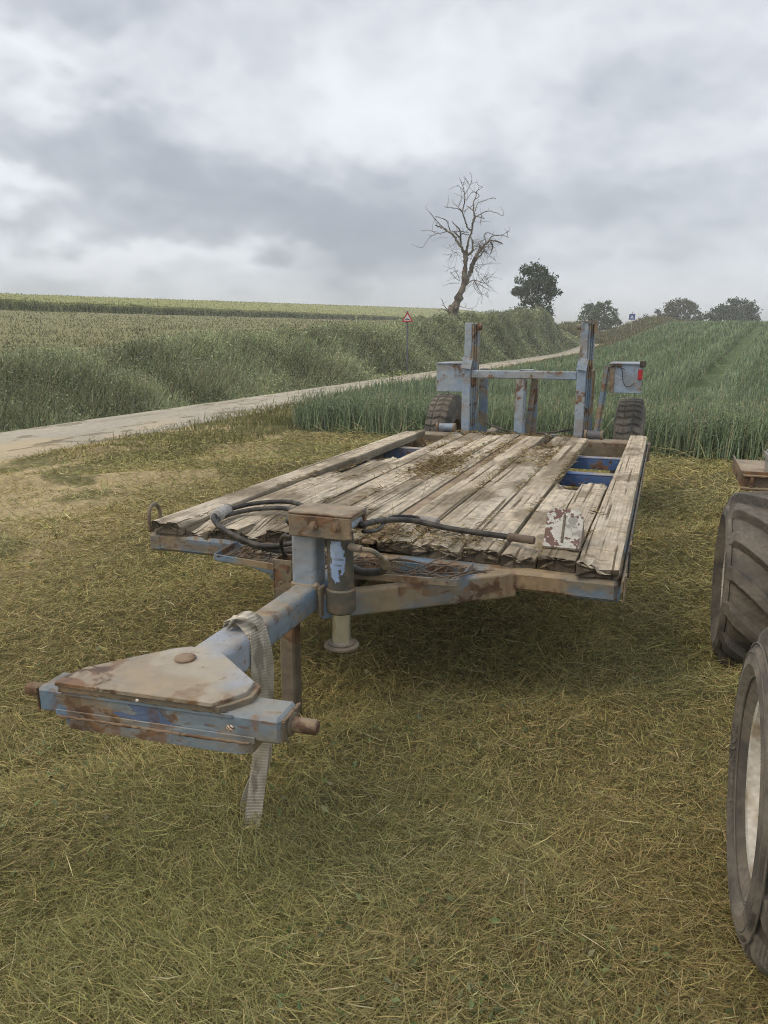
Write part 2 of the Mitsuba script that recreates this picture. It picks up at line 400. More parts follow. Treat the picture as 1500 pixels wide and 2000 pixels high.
def ground_col(p, n, uv):
    a = fbm(p.x * 2.1, p.y * 2.1, 0, 4)
    b = fbm(p.x * 23, p.y * 23, 0, 3)
    thatch = mix((.12, .11, .055), (.19, .175, .085), a) * (.6 + .8 * b)
    dry = smoothstep(.42, .54, fbm(p.x * 1.1 + 3, p.y * .9, 0, 4)) * smoothstep(-3.0, -4.9, p.x + .12 * (p.y - 6) + 1.2 * (noise(p.x * .8, p.y * .8) - .5))
    thatch = mix(thatch, mi.Color3f(.42, .34, .20) * (.75 + .5 * b), .9 * dry)
    soil = mix((.035, .05, .022), (.06, .075, .03), b)
    field = mix((.225, .215, .12), (.19, .195, .10), a) * (.6 + .8 * b)
    bank = mix((.10, .115, .06), (.14, .15, .08), b)
    far = mix((.17, .15, .075), (.11, .12, .05), a) * (.7 + .6 * b)
    c = mix(thatch, soil, smoothstep(8.3, 9.2, p.y + .16 * p.x) * smoothstep(-7.0, -5.6, p.x))
    c = mix(c, bank, smoothstep(-9.6, -10.0, p.x))
    c = mix(c, field, smoothstep(-12.4, -13.4, p.x))
    return mix(c, far, smoothstep(111, 118, p.y) * smoothstep(-13.4, -12.4, p.x))


bs('ground_mat', ground_col, .95, bump=lambda p, n, uv: .02 * fbm(p.x * 14, p.y * 14, 0, 3), eps=5e-3, spec=.1)
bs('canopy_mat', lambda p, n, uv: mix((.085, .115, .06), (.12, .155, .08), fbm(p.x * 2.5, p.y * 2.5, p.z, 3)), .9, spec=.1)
bs('barley_mat', lambda p, n, uv: mix((.20, .22, .085), (.27, .28, .115), fbm(p.x * .35, p.y * .35, p.z, 4)), .9, spec=.1)

# ------------------------------------------------------------------ terrain
ROAD = np.vstack([np.stack([np.full(60, -8.6), np.linspace(-40, 100, 60)], 1)[:-1],
                  np.stack([6.4 - 15 * np.cos(np.linspace(0, np.pi / 2, 24)), 100 + 15 * np.sin(np.linspace(0, np.pi / 2, 24))], 1), [[20, 115], [45, 115], [80, 113]]])


def road_dist(x, y):
    p = np.stack([np.asarray(x, float), np.asarray(y, float)], -1)
    out = np.full(p.shape[:-1], 1e9)
    for a, b in zip(ROAD[58:-1], ROAD[59:]):
        d = b - a
        t = np.clip(((p - a) @ d) / (d @ d), 0, 1)
        out = np.minimum(out, np.linalg.norm(p - a - t[..., None] * d, axis=-1))
    return out


def n2(x, y, f, octaves=3, seed=0):
    x, y = np.broadcast_arrays(np.asarray(x, float), np.asarray(y, float))
    return meshkit.fbm(np.stack([x * f, y * f, 0 * x + 1.7], -1), octaves, seed)


def bank_top(y):
    return np.maximum(.55, (.75 + .0425 * (np.clip(y, 0, 92) - 10))) * (1 - .6 * ss(86, 108, y))


def swath(x, y):
    """Lumpy cut grass: rows left by the mower and random tufts, in metres."""
    w = x * .62 - y * .78 + .5 * (n2(x, y, .6, 2, 4) - .5)
    row = np.exp(-((((w + .62) % 2.3) - 1.15) / .28) ** 2)
    return .11 * row * ss(.3, .6, n2(x, y, .35, 2, 8)) + .13 * (n2(x, y, 1.7, 3, 2) - .5) + .05 * (n2(x, y, 6, 2, 3) - .5)


def height(x, y):
    x, y = np.broadcast_arrays(np.asarray(x, float), np.asarray(y, float))
    hr = .9 * ss(75, 118, y)
    B = bank_top(y) + hr
    t = np.maximum(0, -12.6 - x)
    Z = 4.1 + (t - 43.5) * np.where(t > 43.5, .078, .05) + .009 * (np.minimum(y, 320) - 50) + .016 * np.maximum(np.minimum(y, 320) - 74, 0) * ss(35, 70, t)
    Zc = np.where(t > 72, Z - .0022 * np.maximum(t - 72, 0) ** 1.5 * 6, Z)
    field = B + (np.maximum(Zc, B - 2) - B) * np.clip(t / 43.5, 0, 1)
    left = hr + (field - hr) * ss(-10.3, -12.8, x)
    R = np.minimum(.05 * np.maximum(y - 16, 0), 2.3 + .004 * (np.minimum(y, 130) - 62)) - .03 * np.clip(y - 112, 0, 120)
    h = left + R * ss(-5.0, 2.0, x)
    back = ss(120.5, 133, y) * (.9 + 1.9 * ss(-10, -3.5, x)) * ss(-30, -14, x) * (1 - ss(140, 165, y))
    h = h + back * (1 - ss(-3, 5, x))
    rd = road_dist(x, y)
    h = np.where(y > 60, hr + (h - hr) * ss(1.7, 6.5, rd), h)
    soft = ss(-7.3, -6.4, x) * ss(11, 8, y)
    return h + swath(x, y) * soft + (n2(x, y, .5, 3, 6) - .5) * .35 * ss(-10.2, -11.5, x)


def grid(xs, ys, zf):
    X, Y = np.meshgrid(xs, ys, indexing='ij')
    v = np.stack([X, Y, zf(X, Y)], -1).reshape(-1, 3)
    ny = len(ys)
    i, j = np.meshgrid(np.arange(len(xs) - 1), np.arange(ny - 1), indexing='ij')
    k = (i * ny + j).ravel()
    return trimesh.Trimesh(v, np.vstack([np.stack([k, k + ny, k + ny + 1], 1), np.stack([k, k + ny + 1, k + 1], 1)]), process=False)


gx = np.unique(np.concatenate([np.linspace(-900, -130, 14), np.linspace(-130, -16, 60), np.linspace(-16, -6.5, 60), np.linspace(-6.5, 5, 200), np.linspace(5, 30, 60), np.linspace(30, 130, 30), np.linspace(130, 900, 12)]))
gy = np.unique(np.concatenate([np.linspace(-400, -12, 12), np.linspace(-12, -3, 30), np.linspace(-3, 10, 220), np.linspace(10, 30, 60), np.linspace(30, 130, 110), np.linspace(130, 330, 50), np.linspace(330, 1200, 12)]))
obj('ground', grid(gx, gy, height), 'ground_mat', smooth=True, kind='structure')


def road_mesh():
    nrm = np.gradient(ROAD, axis=0)
    nrm = np.stack([nrm[:, 1], -nrm[:, 0]], 1) / np.linalg.norm(nrm, axis=1, keepdims=True)
    L = np.concatenate([[0], np.cumsum(np.linalg.norm(np.diff(ROAD, axis=0), axis=1))])
    u = np.arange(0, L[-1], .5)
    c = np.stack([np.interp(u, L, ROAD[:, k]) for k in (0, 1)], 1)
    nn = np.stack([np.interp(u, L, nrm[:, k]) for k in (0, 1)], 1)
    cols = []
    for k, o in enumerate((-1.18, -1.12, -.5, 0, .5, 1.15, 1.32)):
        e = (n2(u, u * 0 + k, .9, 3, 12) - .5) * (.16 if k < 2 else .5 if k > 4 else 0)
        q = c + nn * (o + e)[:, None]
        z = height(q[:, 0], q[:, 1])
        cols.append(np.column_stack([q, np.maximum(z, .9 * ss(75, 118, q[:, 1])) + (-.02 if k in (0, 6) else .03)]))
    v = np.stack(cols, 1)
    m = v.shape[1]
    i, j = np.meshgrid(np.arange(len(u) - 1), np.arange(m - 1), indexing='ij')
    k = (i * m + j).ravel()
    return trimesh.Trimesh(v.reshape(-1, 3), np.vstack([np.stack([k, k + m + 1, k + m], 1), np.stack([k, k + 1, k + m + 1], 1)]), process=False)


obj('road', road_mesh(), 'road_surface', smooth=True, kind='structure')


# ------------------------------------------------------------------ plants that cover the ground
def scatter(n, d0, d1, power=1.0, spread=.72):
    """Random points around the camera's side of the place, denser nearby: distance to the camera, x, y."""
    u = RNG.random(n)
    D = d0 * (d1 / d0) ** u if power == 1.0 else (d0 ** (1 - power) + u * (d1 ** (1 - power) - d0 ** (1 - power))) ** (1 / (1 - power))
    a = (RNG.random(n) * 2 - 1) * spread - YAW
    return D, EYE[0] + D * np.sin(a), EYE[1] + D * np.cos(a)


def hay():
    n = 560000
    D, x, y = scatter(n, .75, 13.5, .95)
    edge = 8.55 - .16 * x + .5 * (n2(x, y, 1.3, 2, 5) - .5)
    keep = (y < edge) & (x > -7.15 + .5 * (n2(x, y, 1.2, 2, 9) - .5)) & (x < 9)
    bare = ss(.42, .54, meshkit.fbm(np.stack([x * 1.1 + 3, y * .9, 0 * x], -1), 4, 0)) * ss(-3.0, -4.9, x + .12 * (y - 6))
    keep &= RNG.random(n) > .75 * bare
    D, x, y = D[keep], x[keep], y[keep]
    n = len(x)
    z = height(x, y) + RNG.random(n) ** 1.5 * .045 + .004
    ang = RNG.random(n) * 6.283 + 2.5 * (n2(x, y, 2.5, 2, 14) - .5) * 6
    swirl = 6.283 * 1.5 * n2(x, y, 1.1, 2, 15)
    ang = np.where(RNG.random(n) < .45, swirl + .5 * RNG.normal(size=n), ang)
    fresh = n2(x, y, .9, 3, 16)
    up = RNG.random(n)
    green = RNG.random(n) < .17 + .42 * ss(.50, .70, fresh)
    pitch = np.where(green & (up < .5), RNG.uniform(.2, 1.0, n), RNG.normal(.05, .22, n))
    d = np.stack([np.cos(ang) * np.cos(pitch), np.sin(ang) * np.cos(pitch), np.sin(pitch)], 1)
    bend = RNG.normal(size=(n, 3)) * .34
    bend[:, 2] -= .12 * np.sin(np.abs(pitch))
    L = RNG.gamma(4.0, .0108, n).clip(.012, .13) * (1 + .06 * D)
    W = .00145 * RNG.uniform(.6, 1.7, n) * np.maximum(1, D / 2.1)
    side = np.cross(d, np.array([0, 0, 1.0]) + .7 * RNG.normal(size=(n, 3)))
    v, f = ribbons(np.stack([x, y, z], 1), d, L, W, bend, side)
    dry = palette(n, [(.315, .285, .145), (.27, .245, .12), (.215, .195, .095), (.44, .40, .24), (.16, .14, .07)], [.29, .34, .25, .03, .09])
    grn = palette(n, [(.245, .24, .105), (.20, .20, .088), (.29, .28, .13), (.155, .165, .075)], [.35, .3, .2, .15])
    c = np.where(green[:, None], grn, dry)
    warm = n2(x, y, .45, 3, 19)[:, None]
    brown = ss(.40, .62, n2(x, y, .7, 3, 33))[:, None]
    c = c * (1.08 + .74 * warm) * (np.array([1.03, 1.02, .95]) * (1 - brown) + np.array([1.07, 1.0, .93]) * brown) * np.where(x[:, None] < -2, 1.08, 1)
    out = [(v, f, np.repeat(c, 5, 0))]
    D, x, y = scatter(5200, .9, 9, .9)      # clover and broad leaves in the sward
    k = (n2(x, y, 1.6, 2, 17) > .54) & (y < 7.6) & (x > -6)
    x, y, D = x[k], y[k], D[k]
    v, f = leaves(np.stack([x, y, height(x, y) + .03 + .02 * RNG.random(len(x))], 1), RNG.uniform(.012, .034, len(x)))
    out.append((v, f, np.repeat(palette(len(x), [(.16, .21, .095), (.20, .24, .12), (.26, .25, .15)], [.5, .3, .2]), 4, 0)))
    D, x, y = scatter(420, .9, 8, .9)       # rooted tufts the mower left
    k = (y < 7.6) & (x > -6)
    x, y = np.repeat(x[k], 16), np.repeat(y[k], 16)
    n = len(x)
    x, y = x + .028 * RNG.normal(size=n), y + .028 * RNG.normal(size=n)
    d = np.stack([.55 * RNG.normal(size=n), .55 * RNG.normal(size=n), 1 + 0 * x], 1)
    v, f = ribbons(np.stack([x, y, height(x, y) + .005], 1), d, RNG.uniform(.035, .10, n), .0028 * np.maximum(1, np.hypot(x - EYE[0], y - EYE[1]) / 3), RNG.normal(size=(n, 3)) * .3 - [0, 0, .15])
    out.append((v, f, np.repeat(palette(n, [(.215, .235, .09), (.28, .28, .12), (.33, .30, .15)], [.45, .35, .2]), 5, 0)))
    D, x, y = scatter(900, .9, 9, .9)      # bleached stalks on top
    k = (y < 7.8) & (x > -6)
    x, y, D = x[k], y[k], D[k]
    a = RNG.uniform(0, 6.283, len(x))
    v, f = ribbons(np.stack([x, y, height(x, y) + .045], 1), np.stack([np.cos(a), np.sin(a), .1 * RNG.normal(size=len(x))], 1), RNG.uniform(.05, .17, len(x)), .0026 * np.maximum(1, D / 3), RNG.normal(size=(len(x), 3)) * .18)
    out.append((v, f, np.repeat(palette(len(x), [(.50, .45, .29), (.42, .40, .22)], [.5, .5]), 5, 0)))
    return merge(out)


m, c = hay()
obj('cut_grass', m, 'plant', label='dry mown grass strewn over the ground under and around the trailer', cat='grass', kind='stuff', color=c)


def wheat_inside(x, y):
    return (y > 8.75 - .155 * x + .35 * (n2(x, y, 1.5, 2, 21) - .5)) & (x > -5.25 + 1.2 * ss(11, 34, y) + .25 * (n2(x, y, .8, 2, 22) - .5)) & (y < 112) & (road_dist(x, y) > 2.6)


def wheat():
    out = []
    for (n, d0, d1) in ((52000, 10.2, 14.5), (130000, 14.5, 42), (95000, 42, 108)):
        D, x, y = scatter(n, d0, d1, 1.05 if d0 > 12 else 0.0, .62)
        k = wheat_inside(x, y)
        for c0 in (2.2, 4.0):
            k &= (np.abs(x - c0 - .13 * (y - 18.4)) > .34 * (1 if c0 < 3 else .6)) | (y < 14)
        D, x, y = D[k], x[k], y[k]
        n = len(x)
        z = height(x, y)
        h = .62 + .14 * (n2(x, y, .7, 3, 25) - .5) + .05 * RNG.normal(size=n)
        lean = RNG.normal(size=(n, 3)) * .11
        lean[:, 0] += .05
        far = D > 14.5
        # stems stand full height at the field's edge; further in only the upper leaves and ears are built on the canopy
        zb = np.where(far, h * RNG.uniform(.35, .72, n), 0)
        L = np.where(far, RNG.uniform(.18, .34, n), h * RNG.uniform(.75, 1.08, n))
        d = np.stack([lean[:, 0], lean[:, 1], 1 + 0 * x], 1)
        W = np.where(far, .0009 * D, .0145) * RNG.uniform(.6, 1.4, n)
        v, f = ribbons(np.stack([x, y, z + zb], 1), d, L, W, RNG.normal(size=(n, 3)) * [.12, .12, .03] + [0, 0, -.02])
        tone = n2(x, y, .28, 3, 27)[:, None]
        c = palette(n, [(.20, .26, .165), (.24, .30, .19), (.165, .22, .14), (.29, .33, .215), (.30, .295, .19)], [.34, .3, .2, .12, .04], .14) * (.8 + .4 * tone)
        stripe = ss(.2, .9, np.sin((x * .99 - y * .13) * 6.283 / 1.55))[:, None]
        c *= 1 + .20 * (stripe - .5) * far[:, None]
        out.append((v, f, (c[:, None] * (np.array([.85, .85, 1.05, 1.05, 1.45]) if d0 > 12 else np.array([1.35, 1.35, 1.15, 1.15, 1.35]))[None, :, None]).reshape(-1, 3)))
        if not far.all():   # long leaves bending off the stems, near the edge
            k = RNG.random(n) < .75
            b = np.stack([x, y, z + h * RNG.uniform(.2, .8, n)], 1)[k]
            a = RNG.random(k.sum()) * 6.283
            d = np.stack([np.cos(a) * .6, np.sin(a) * .6, .9 + 0 * a], 1)
            v, f = ribbons(b, d, RNG.uniform(.14, .28, k.sum()), .013 * RNG.uniform(.6, 1.3, k.sum()), np.array([0, 0, -.45]) + .2 * RNG.normal(size=(k.sum(), 3)))
            out.append((v, f, np.repeat(c[k] * 1.08, 5, 0)))
            ear = RNG.random(n) < .5
            bb = np.stack([x + lean[:, 0] * h, y + lean[:, 1] * h, z + h * .93], 1)[ear]
            v, f = leaves(bb, .055)
            v = (v.reshape(-1, 4, 3) - bb[:, None]) * [.3, .3, 2.0] + bb[:, None]
            out.append((v.reshape(-1, 3), f, np.repeat(c[ear] * [1.35, 1.25, 1.2], 4, 0)))
    k = 450   # bent and broken stalks lying out of the edge
    x = RNG.uniform(-4.8, 6, k)
    y = 8.6 - .155 * x + RNG.uniform(-.15, .35, k)
    a = RNG.uniform(0, 6.283, k)
    d = np.stack([np.cos(a), np.sin(a) - .3, RNG.uniform(.2, 1.3, k)], 1)
    v, f = ribbons(np.stack([x, y, height(x, y) + .02], 1), d, RNG.uniform(.3, .6, k), .011, RNG.normal(size=(k, 3)) * .2 - [0, 0, .15])
    out.append((v, f, np.repeat(palette(k, [(.20, .24, .11), (.30, .29, .15)], [.6, .4]), 5, 0)))
    return merge(out)


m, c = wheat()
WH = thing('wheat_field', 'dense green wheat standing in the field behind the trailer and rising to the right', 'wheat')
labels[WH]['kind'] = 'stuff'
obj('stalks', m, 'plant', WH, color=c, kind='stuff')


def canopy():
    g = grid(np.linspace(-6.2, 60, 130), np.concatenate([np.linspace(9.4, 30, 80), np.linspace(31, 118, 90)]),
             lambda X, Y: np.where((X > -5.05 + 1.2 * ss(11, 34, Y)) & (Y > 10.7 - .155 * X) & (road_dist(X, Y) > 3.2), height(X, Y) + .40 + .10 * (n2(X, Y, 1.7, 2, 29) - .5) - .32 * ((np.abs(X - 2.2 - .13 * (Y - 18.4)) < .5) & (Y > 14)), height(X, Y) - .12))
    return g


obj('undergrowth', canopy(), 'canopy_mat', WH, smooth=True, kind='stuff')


def weeds():
    out = []
    # the left bank: tall grass, nettles and cow parsley, denser near the camera
    for kind, n in (('grass', 165000), ('leaf', 80000), ('head', 7000)):
        u = RNG.random(n)
        y = 1.5 + 104 * u ** 1.9 if kind != 'head' else 2 + 95 * u ** 1.2
        x = RNG.uniform(-14.3, -9.75, n)
        clump = n2(x, y, .55, 3, 41)
        tall = .30 + .60 * ss(.2, .8, clump) + .30 * ss(.5, .7, n2(x, y, 1.3, 2, 42))
        tall *= ss(-9.7, -10.6, x) * (.55 + .45 * ss(-14.4, -12.6, x)) * .95 + .05
        tall *= (1 + .22 * ss(30, 60, y))
        tall *= 1 - .7 * ss(5, 2.2, np.abs(y - 29.5)) * ss(-11.2, -10.4, x)
        k = RNG.random(n) < .35 + .65 * ss(-14.2, -12.4, x)
        x, y, clump, tall = x[k], y[k], clump[k], tall[k]
        n = len(x)
        D = np.hypot(x - EYE[0], y - EYE[1])
        z = height(x, y)
        tone = (.74 + .90 * ss(.25, .75, n2(x, y, .55, 3, 44)))[:, None] * np.array([.98, 1.0, .92])
        if kind == 'grass':
            h = tall * RNG.uniform(.55, 1.15, n)
            d = np.stack([.20 * RNG.normal(size=n) + .05, .20 * RNG.normal(size=n), 1 + 0 * x], 1)
            v, f = ribbons(np.stack([x, y, z], 1), d, h, np.maximum(.010, .0009 * D) * RNG.uniform(.6, 1.4, n), RNG.normal(size=(n, 3)) * [.2, .2, .05] - [0, 0, .08])
            c = palette(n, [(.29, .315, .195), (.355, .365, .24), (.235, .265, .165), (.41, .385, .27)], [.4, .28, .22, .10]) * tone
            out.append((v, f, np.repeat(c, 5, 0)))
        elif kind == 'leaf':
            ctr = np.stack([x, y, z + tall * RNG.uniform(.08, 1.0, n) ** .8], 1)
            v, f = leaves(ctr, np.maximum(.045, .0024 * D) * RNG.uniform(.6, 1.5, n))
            c = palette(n, [(.265, .30, .19), (.32, .35, .225), (.21, .24, .15), (.38, .395, .275)], [.4, .28, .22, .10]) * tone
            pale = (n2(x, y, .9, 2, 47) > .60)[:, None] & (RNG.random((n, 1)) < .5)
            c = np.where(pale, c * [1.25, 1.22, 1.35], c)
            out.append((v, f, np.repeat(c, 4, 0)))
        else:
            k = n2(x, y, .5, 2, 46) > .52
            x, y, z, tall, D = x[k], y[k], z[k], tall[k], D[k]
            m_ = len(x)
            ctr = np.repeat(np.stack([x, y, z + tall * RNG.uniform(.8, 1.12, m_)], 1), 2, 0) + RNG.normal(size=(m_ * 2, 3)) * .05
            v, f = leaves(ctr, np.repeat(np.maximum(.035, .0016 * D), 2) * RNG.uniform(.7, 1.3, 2 * m_))
            c = palette(2 * m_, [(.33, .34, .26), (.28, .30, .21), (.58, .58, .52), (.48, .45, .18)], [.45, .48, .05, .02])
            out.append((v, f, np.repeat(c, 4, 0)))
    return merge(out)


m, c = weeds()
obj('roadside_weeds', m, 'plant', label='tall tangle of grass, nettles and pale seed heads on the bank left of the road', cat='weeds', kind='stuff', color=c)


def verge():
    out = []
    n = 42000    # between road and wheat, and the fringe of the lawn
    y = 3 + 105 * RNG.random(n) ** 2.2
    x = RNG.uniform(-7.6, -5.0, n) + 1.3 * ss(11, 34, y) * RNG.random(n)
    k = (RNG.random(n) < .35 + ss(-7.3, -6.4, x) * .4 + ss(9, 13, y) * .6) & (y > 5.5 + 3 * (n2(x, y, .6, 2, 51) - .5))
    x, y = x[k], y[k]
    n = len(x)
    D = np.hypot(x - EYE[0], y - EYE[1])
    h = (.05 + .22 * n2(x, y, .9, 3, 52) * ss(5, 11, y + (x + 7) * 1.2) + .12 * ss(13, 22, y)) * RNG.uniform(.5, 1.3, n)
    h *= 1 - .35 * ss(16, 30, y)
    tall = RNG.random(n) < .05
    h = np.where(tall, h * 1.9, h)
    d = np.stack([.3 * RNG.normal(size=n), .3 * RNG.normal(size=n), 1 + 0 * x], 1)
    v, f = ribbons(np.stack([x, y, height(x, y)], 1), d, h, np.maximum(.006, .0008 * D), RNG.normal(size=(n, 3)) * [.25, .25, .05] - [0, 0, .1])
    c = palette(n, [(.20, .21, .085), (.25, .24, .11), (.15, .17, .07), (.33, .28, .15)], [.36, .28, .2, .16]) * (.8 + .4 * n2(x, y, 1.1, 2, 54)[:, None])
    out.append((v, f, np.repeat(c, 5, 0)))
    n = 26000    # banks round the bend
    x, y = RNG.uniform(-16, 5, n), RNG.uniform(112, 142, n)
    k = (road_dist(x, y) > 1.6)
    x, y = x[k], y[k]
    n = len(x)
    d = np.stack([.25 * RNG.normal(size=n), .25 * RNG.normal(size=n), 1 + 0 * x], 1)
    v, f = ribbons(np.stack([x, y, height(x, y)], 1), d, RNG.uniform(.4, 1.0, n) * (.5 + n2(x, y, .3, 3, 55)), .12, RNG.normal(size=(n, 3)) * .2)
    c = palette(n, [(.22, .20, .11), (.17, .18, .08), (.28, .24, .14), (.12, .14, .06)], [.35, .3, .2, .15]) * (.7 + .6 * n2(x, y, .35, 3, 56)[:, None])
    out.append((v, f, np.repeat(c, 5, 0)))
    return merge(out)


m, c = verge()
obj('verge_grass', m, 'plant', label='rough grass along the edges of the road and on the banks at its bend', cat='grass', kind='stuff', color=c)


def stubble():
    n = 60000
    D, x, y = scatter(n, 17, 190, 1.25, .60)
    k = (x < -12.9) & (x > -56)
    x, y, D = x[k], y[k], D[k]
    n = len(x)
    d = np.stack([.5 * RNG.normal(size=n), .5 * RNG.normal(size=n), 1 + 0 * x], 1)
    v, f = ribbons(np.stack([x, y, height(x, y) - .02], 1), d, RNG.uniform(.07, .22, n), np.maximum(.012, .0010 * D), RNG.normal(size=(n, 3)) * .3)
    c = palette(n, [(.25, .245, .135), (.21, .22, .115), (.29, .275, .16), (.18, .195, .10)], [.35, .3, .2, .15]) * (.75 + .5 * n2(x, y, .12, 3, 58)[:, None])
    return merge([(v, f, np.repeat(c, 5, 0))])


m, c = stubble()
obj('stubble', m, 'plant', label='short olive brown growth covering the open field above the left bank', cat='stubble', kind='stuff', color=c)


def barley_edge(y):
    return -56.5 + 1.2 * (n2(y, y * 0, .05, 2, 61) - .5) * 2


BA = thing('barley_field', 'tall pale green barley standing along the top of the left hill', 'barley')
labels[BA]['kind'] = 'stuff'
bx = np.concatenate([[-.25, -.05, .0], np.linspace(.6, 30, 30), np.linspace(34, 150, 22)])
by = np.linspace(-40, 420, 180)


def barley_sheet():
    U, Y = np.meshgrid(bx, by, indexing='ij')
    X = barley_edge(Y) - U
    zz = height(X, Y) + np.where(U < 0, .02, .78 + .10 * n2(X, Y, .5, 2, 63)) + (U == -.25) * -.3
    v = np.stack([X, Y, zz], -1).reshape(-1, 3)
    ny = len(by)
    i, j = np.meshgrid(np.arange(len(bx) - 1), np.arange(ny - 1), indexing='ij')
    k = (i * ny + j).ravel()
    return trimesh.Trimesh(v, np.vstack([np.stack([k, k + ny + 1, k + ny], 1), np.stack([k, k + 1, k + ny + 1], 1)]), process=False)


obj('canopy', barley_sheet(), 'barley_mat', BA, smooth=False, kind='stuff')


def barley():
    n = 60000
    y = 5 + 330 * RNG.random(n) ** 1.5
    dep = np.where(RNG.random(n) < .6, RNG.random(n) * .9, 70 * RNG.random(n) ** 1.6)
    x = barley_edge(y) + .12 - dep
    D = np.hypot(x - EYE[0], y - EYE[1])
    full = dep < .7
    h = np.where(full, RNG.uniform(.7, 1.05, n), RNG.uniform(.2, .34, n))
    z = height(x, y) + np.where(full, 0, .70)
    d = np.stack([.10 * RNG.normal(size=n), .10 * RNG.normal(size=n), 1 + 0 * x], 1)
    v, f = ribbons(np.stack([x, y, z], 1), d, h, .0010 * D * RNG.uniform(.6, 1.3, n), RNG.normal(size=(n, 3)) * [.1, .1, .02])
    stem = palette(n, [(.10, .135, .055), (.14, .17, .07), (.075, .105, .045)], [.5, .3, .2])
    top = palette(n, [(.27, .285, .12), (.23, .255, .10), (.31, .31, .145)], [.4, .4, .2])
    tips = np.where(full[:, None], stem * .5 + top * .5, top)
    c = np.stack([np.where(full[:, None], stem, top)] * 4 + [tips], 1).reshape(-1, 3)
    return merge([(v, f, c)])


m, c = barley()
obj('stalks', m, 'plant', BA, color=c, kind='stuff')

# ------------------------------------------------------------------ the flatbed trailer
TR = thing('flatbed_trailer', 'old blue flatbed trailer with rotting plank deck, rusty drawbar and tall rear posts', 'trailer')
ZT = 0.742   # top of the steel frame


def plank(x0, x1, y0, y1, top, r0, r1, seed, thick=.058, rot=.5, taper=0.0):
    """One worn plank: ragged ends (r0 front, r1 rear), split and pitted top, rounded edges."""
    rg = np.random.default_rng(seed)
    nx, nt = 15, max(30, int((y1 - y0) / .026))
    X = np.linspace(0, 1, nx)
    loop = [(u, 1.0) for u in X] + [(1.0, .66), (1.0, .33), (1.0, 0.0)] + [(.5, 0.0), (0.0, 0.0), (0.0, .33), (0.0, .66)]
    loop = np.array(loop)
    K = len(loop)
    t = np.linspace(0, 1, nt)
    U, Tm = np.meshgrid(loop[:, 0], t)
    W = np.broadcast_to(loop[:, 1], U.shape)
    x = x0 + (x1 - x0) * U
    a0 = r0 * (meshkit.fbm(np.stack([x * 22, W * .8, 0 * x + seed], -1), 4, seed) - .25)
    a1 = r1 * (meshkit.fbm(np.stack([x * 24, W * .8, 0 * x + seed + 5], -1), 4, seed + 1) - .25)
    y = (y0 + a0) + ((y1 - a1) - (y0 + a0)) * Tm
    z = top - thick + thick * W
    P = np.stack([x, y, 0 * x], -1)
    isT = W > .9
    edge = np.minimum(U, 1 - U) * (x1 - x0)
    grain = meshkit.fbm(P * [70, 2.2, 1] + seed, 3, seed + 2) - .5
    crack = ss(.70, .85, meshkit.noise(P * [60, .9, 1] + seed, seed + 3))
    wear = meshkit.fbm(P * [9, 2.0, 1] + seed, 4, seed + 4)
    dend = np.minimum(y - y0, (y1 - y) * (1.0 if r1 > .05 else 3))
    rotz = (ss(.34, .0, dend) * .85 + rot * .10) * ss(.46, .66, wear) * thick * .8
    z = z + isT * (.0025 * grain - .004 * crack - rotz - .004 * ss(.007, 0, edge) * (.3 + 1.4 * wear))
    z += .0015 * (meshkit.noise(P * [3, .7, 1] + seed, seed) - .5)
    x = x + (~isT) * 0 + np.where((U < .01) | (U > .99), (.001 + .003 * rot) * (meshkit.fbm(np.stack([y * 3.1, y * 0 + seed, W * 3], -1), 3, seed + 7) - .5) * 2, 0)
    x = x + taper * Tm * (1 - U)
    v = np.stack([x, y, z], -1).reshape(-1, 3)
    i, j = np.meshgrid(np.arange(nt - 1), np.arange(K), indexing='ij')
    q = np.stack([i * K + j, i * K + (j + 1) % K, (i + 1) * K + (j + 1) % K, (i + 1) * K + j], -1).reshape(-1, 4)
    f = np.vstack([q[:, [0, 2, 1]], q[:, [0, 3, 2]]])
    # ends: a rough face through an inner ring
    for row, s in ((0, 1), (nt - 1, -1)):
        ring = v[row * K:(row + 1) * K]
        c = ring.mean(0)
        n0 = len(v)
        inner = c + (ring - c) * .55 + np.stack([0 * ring[:, 0], s * rg.uniform(-.012, .022, K), 0 * ring[:, 0]], 1)
        v = np.vstack([v, inner, c[None] + [0, s * .01, 0]])
        j = np.arange(K)
        jn = (j + 1) % K
        e = row * K
        a, b = np.stack([e + j, e + jn, n0 + jn], 1), np.stack([e + j, n0 + jn, n0 + j], 1)
        d = np.stack([n0 + j, n0 + jn, j * 0 + n0 + K], 1)
        add = np.vstack([a, b, d])
        f = np.vstack([f, add if s == 1 else add[:, ::-1]])
    return trimesh.Trimesh(v, f, process=False)


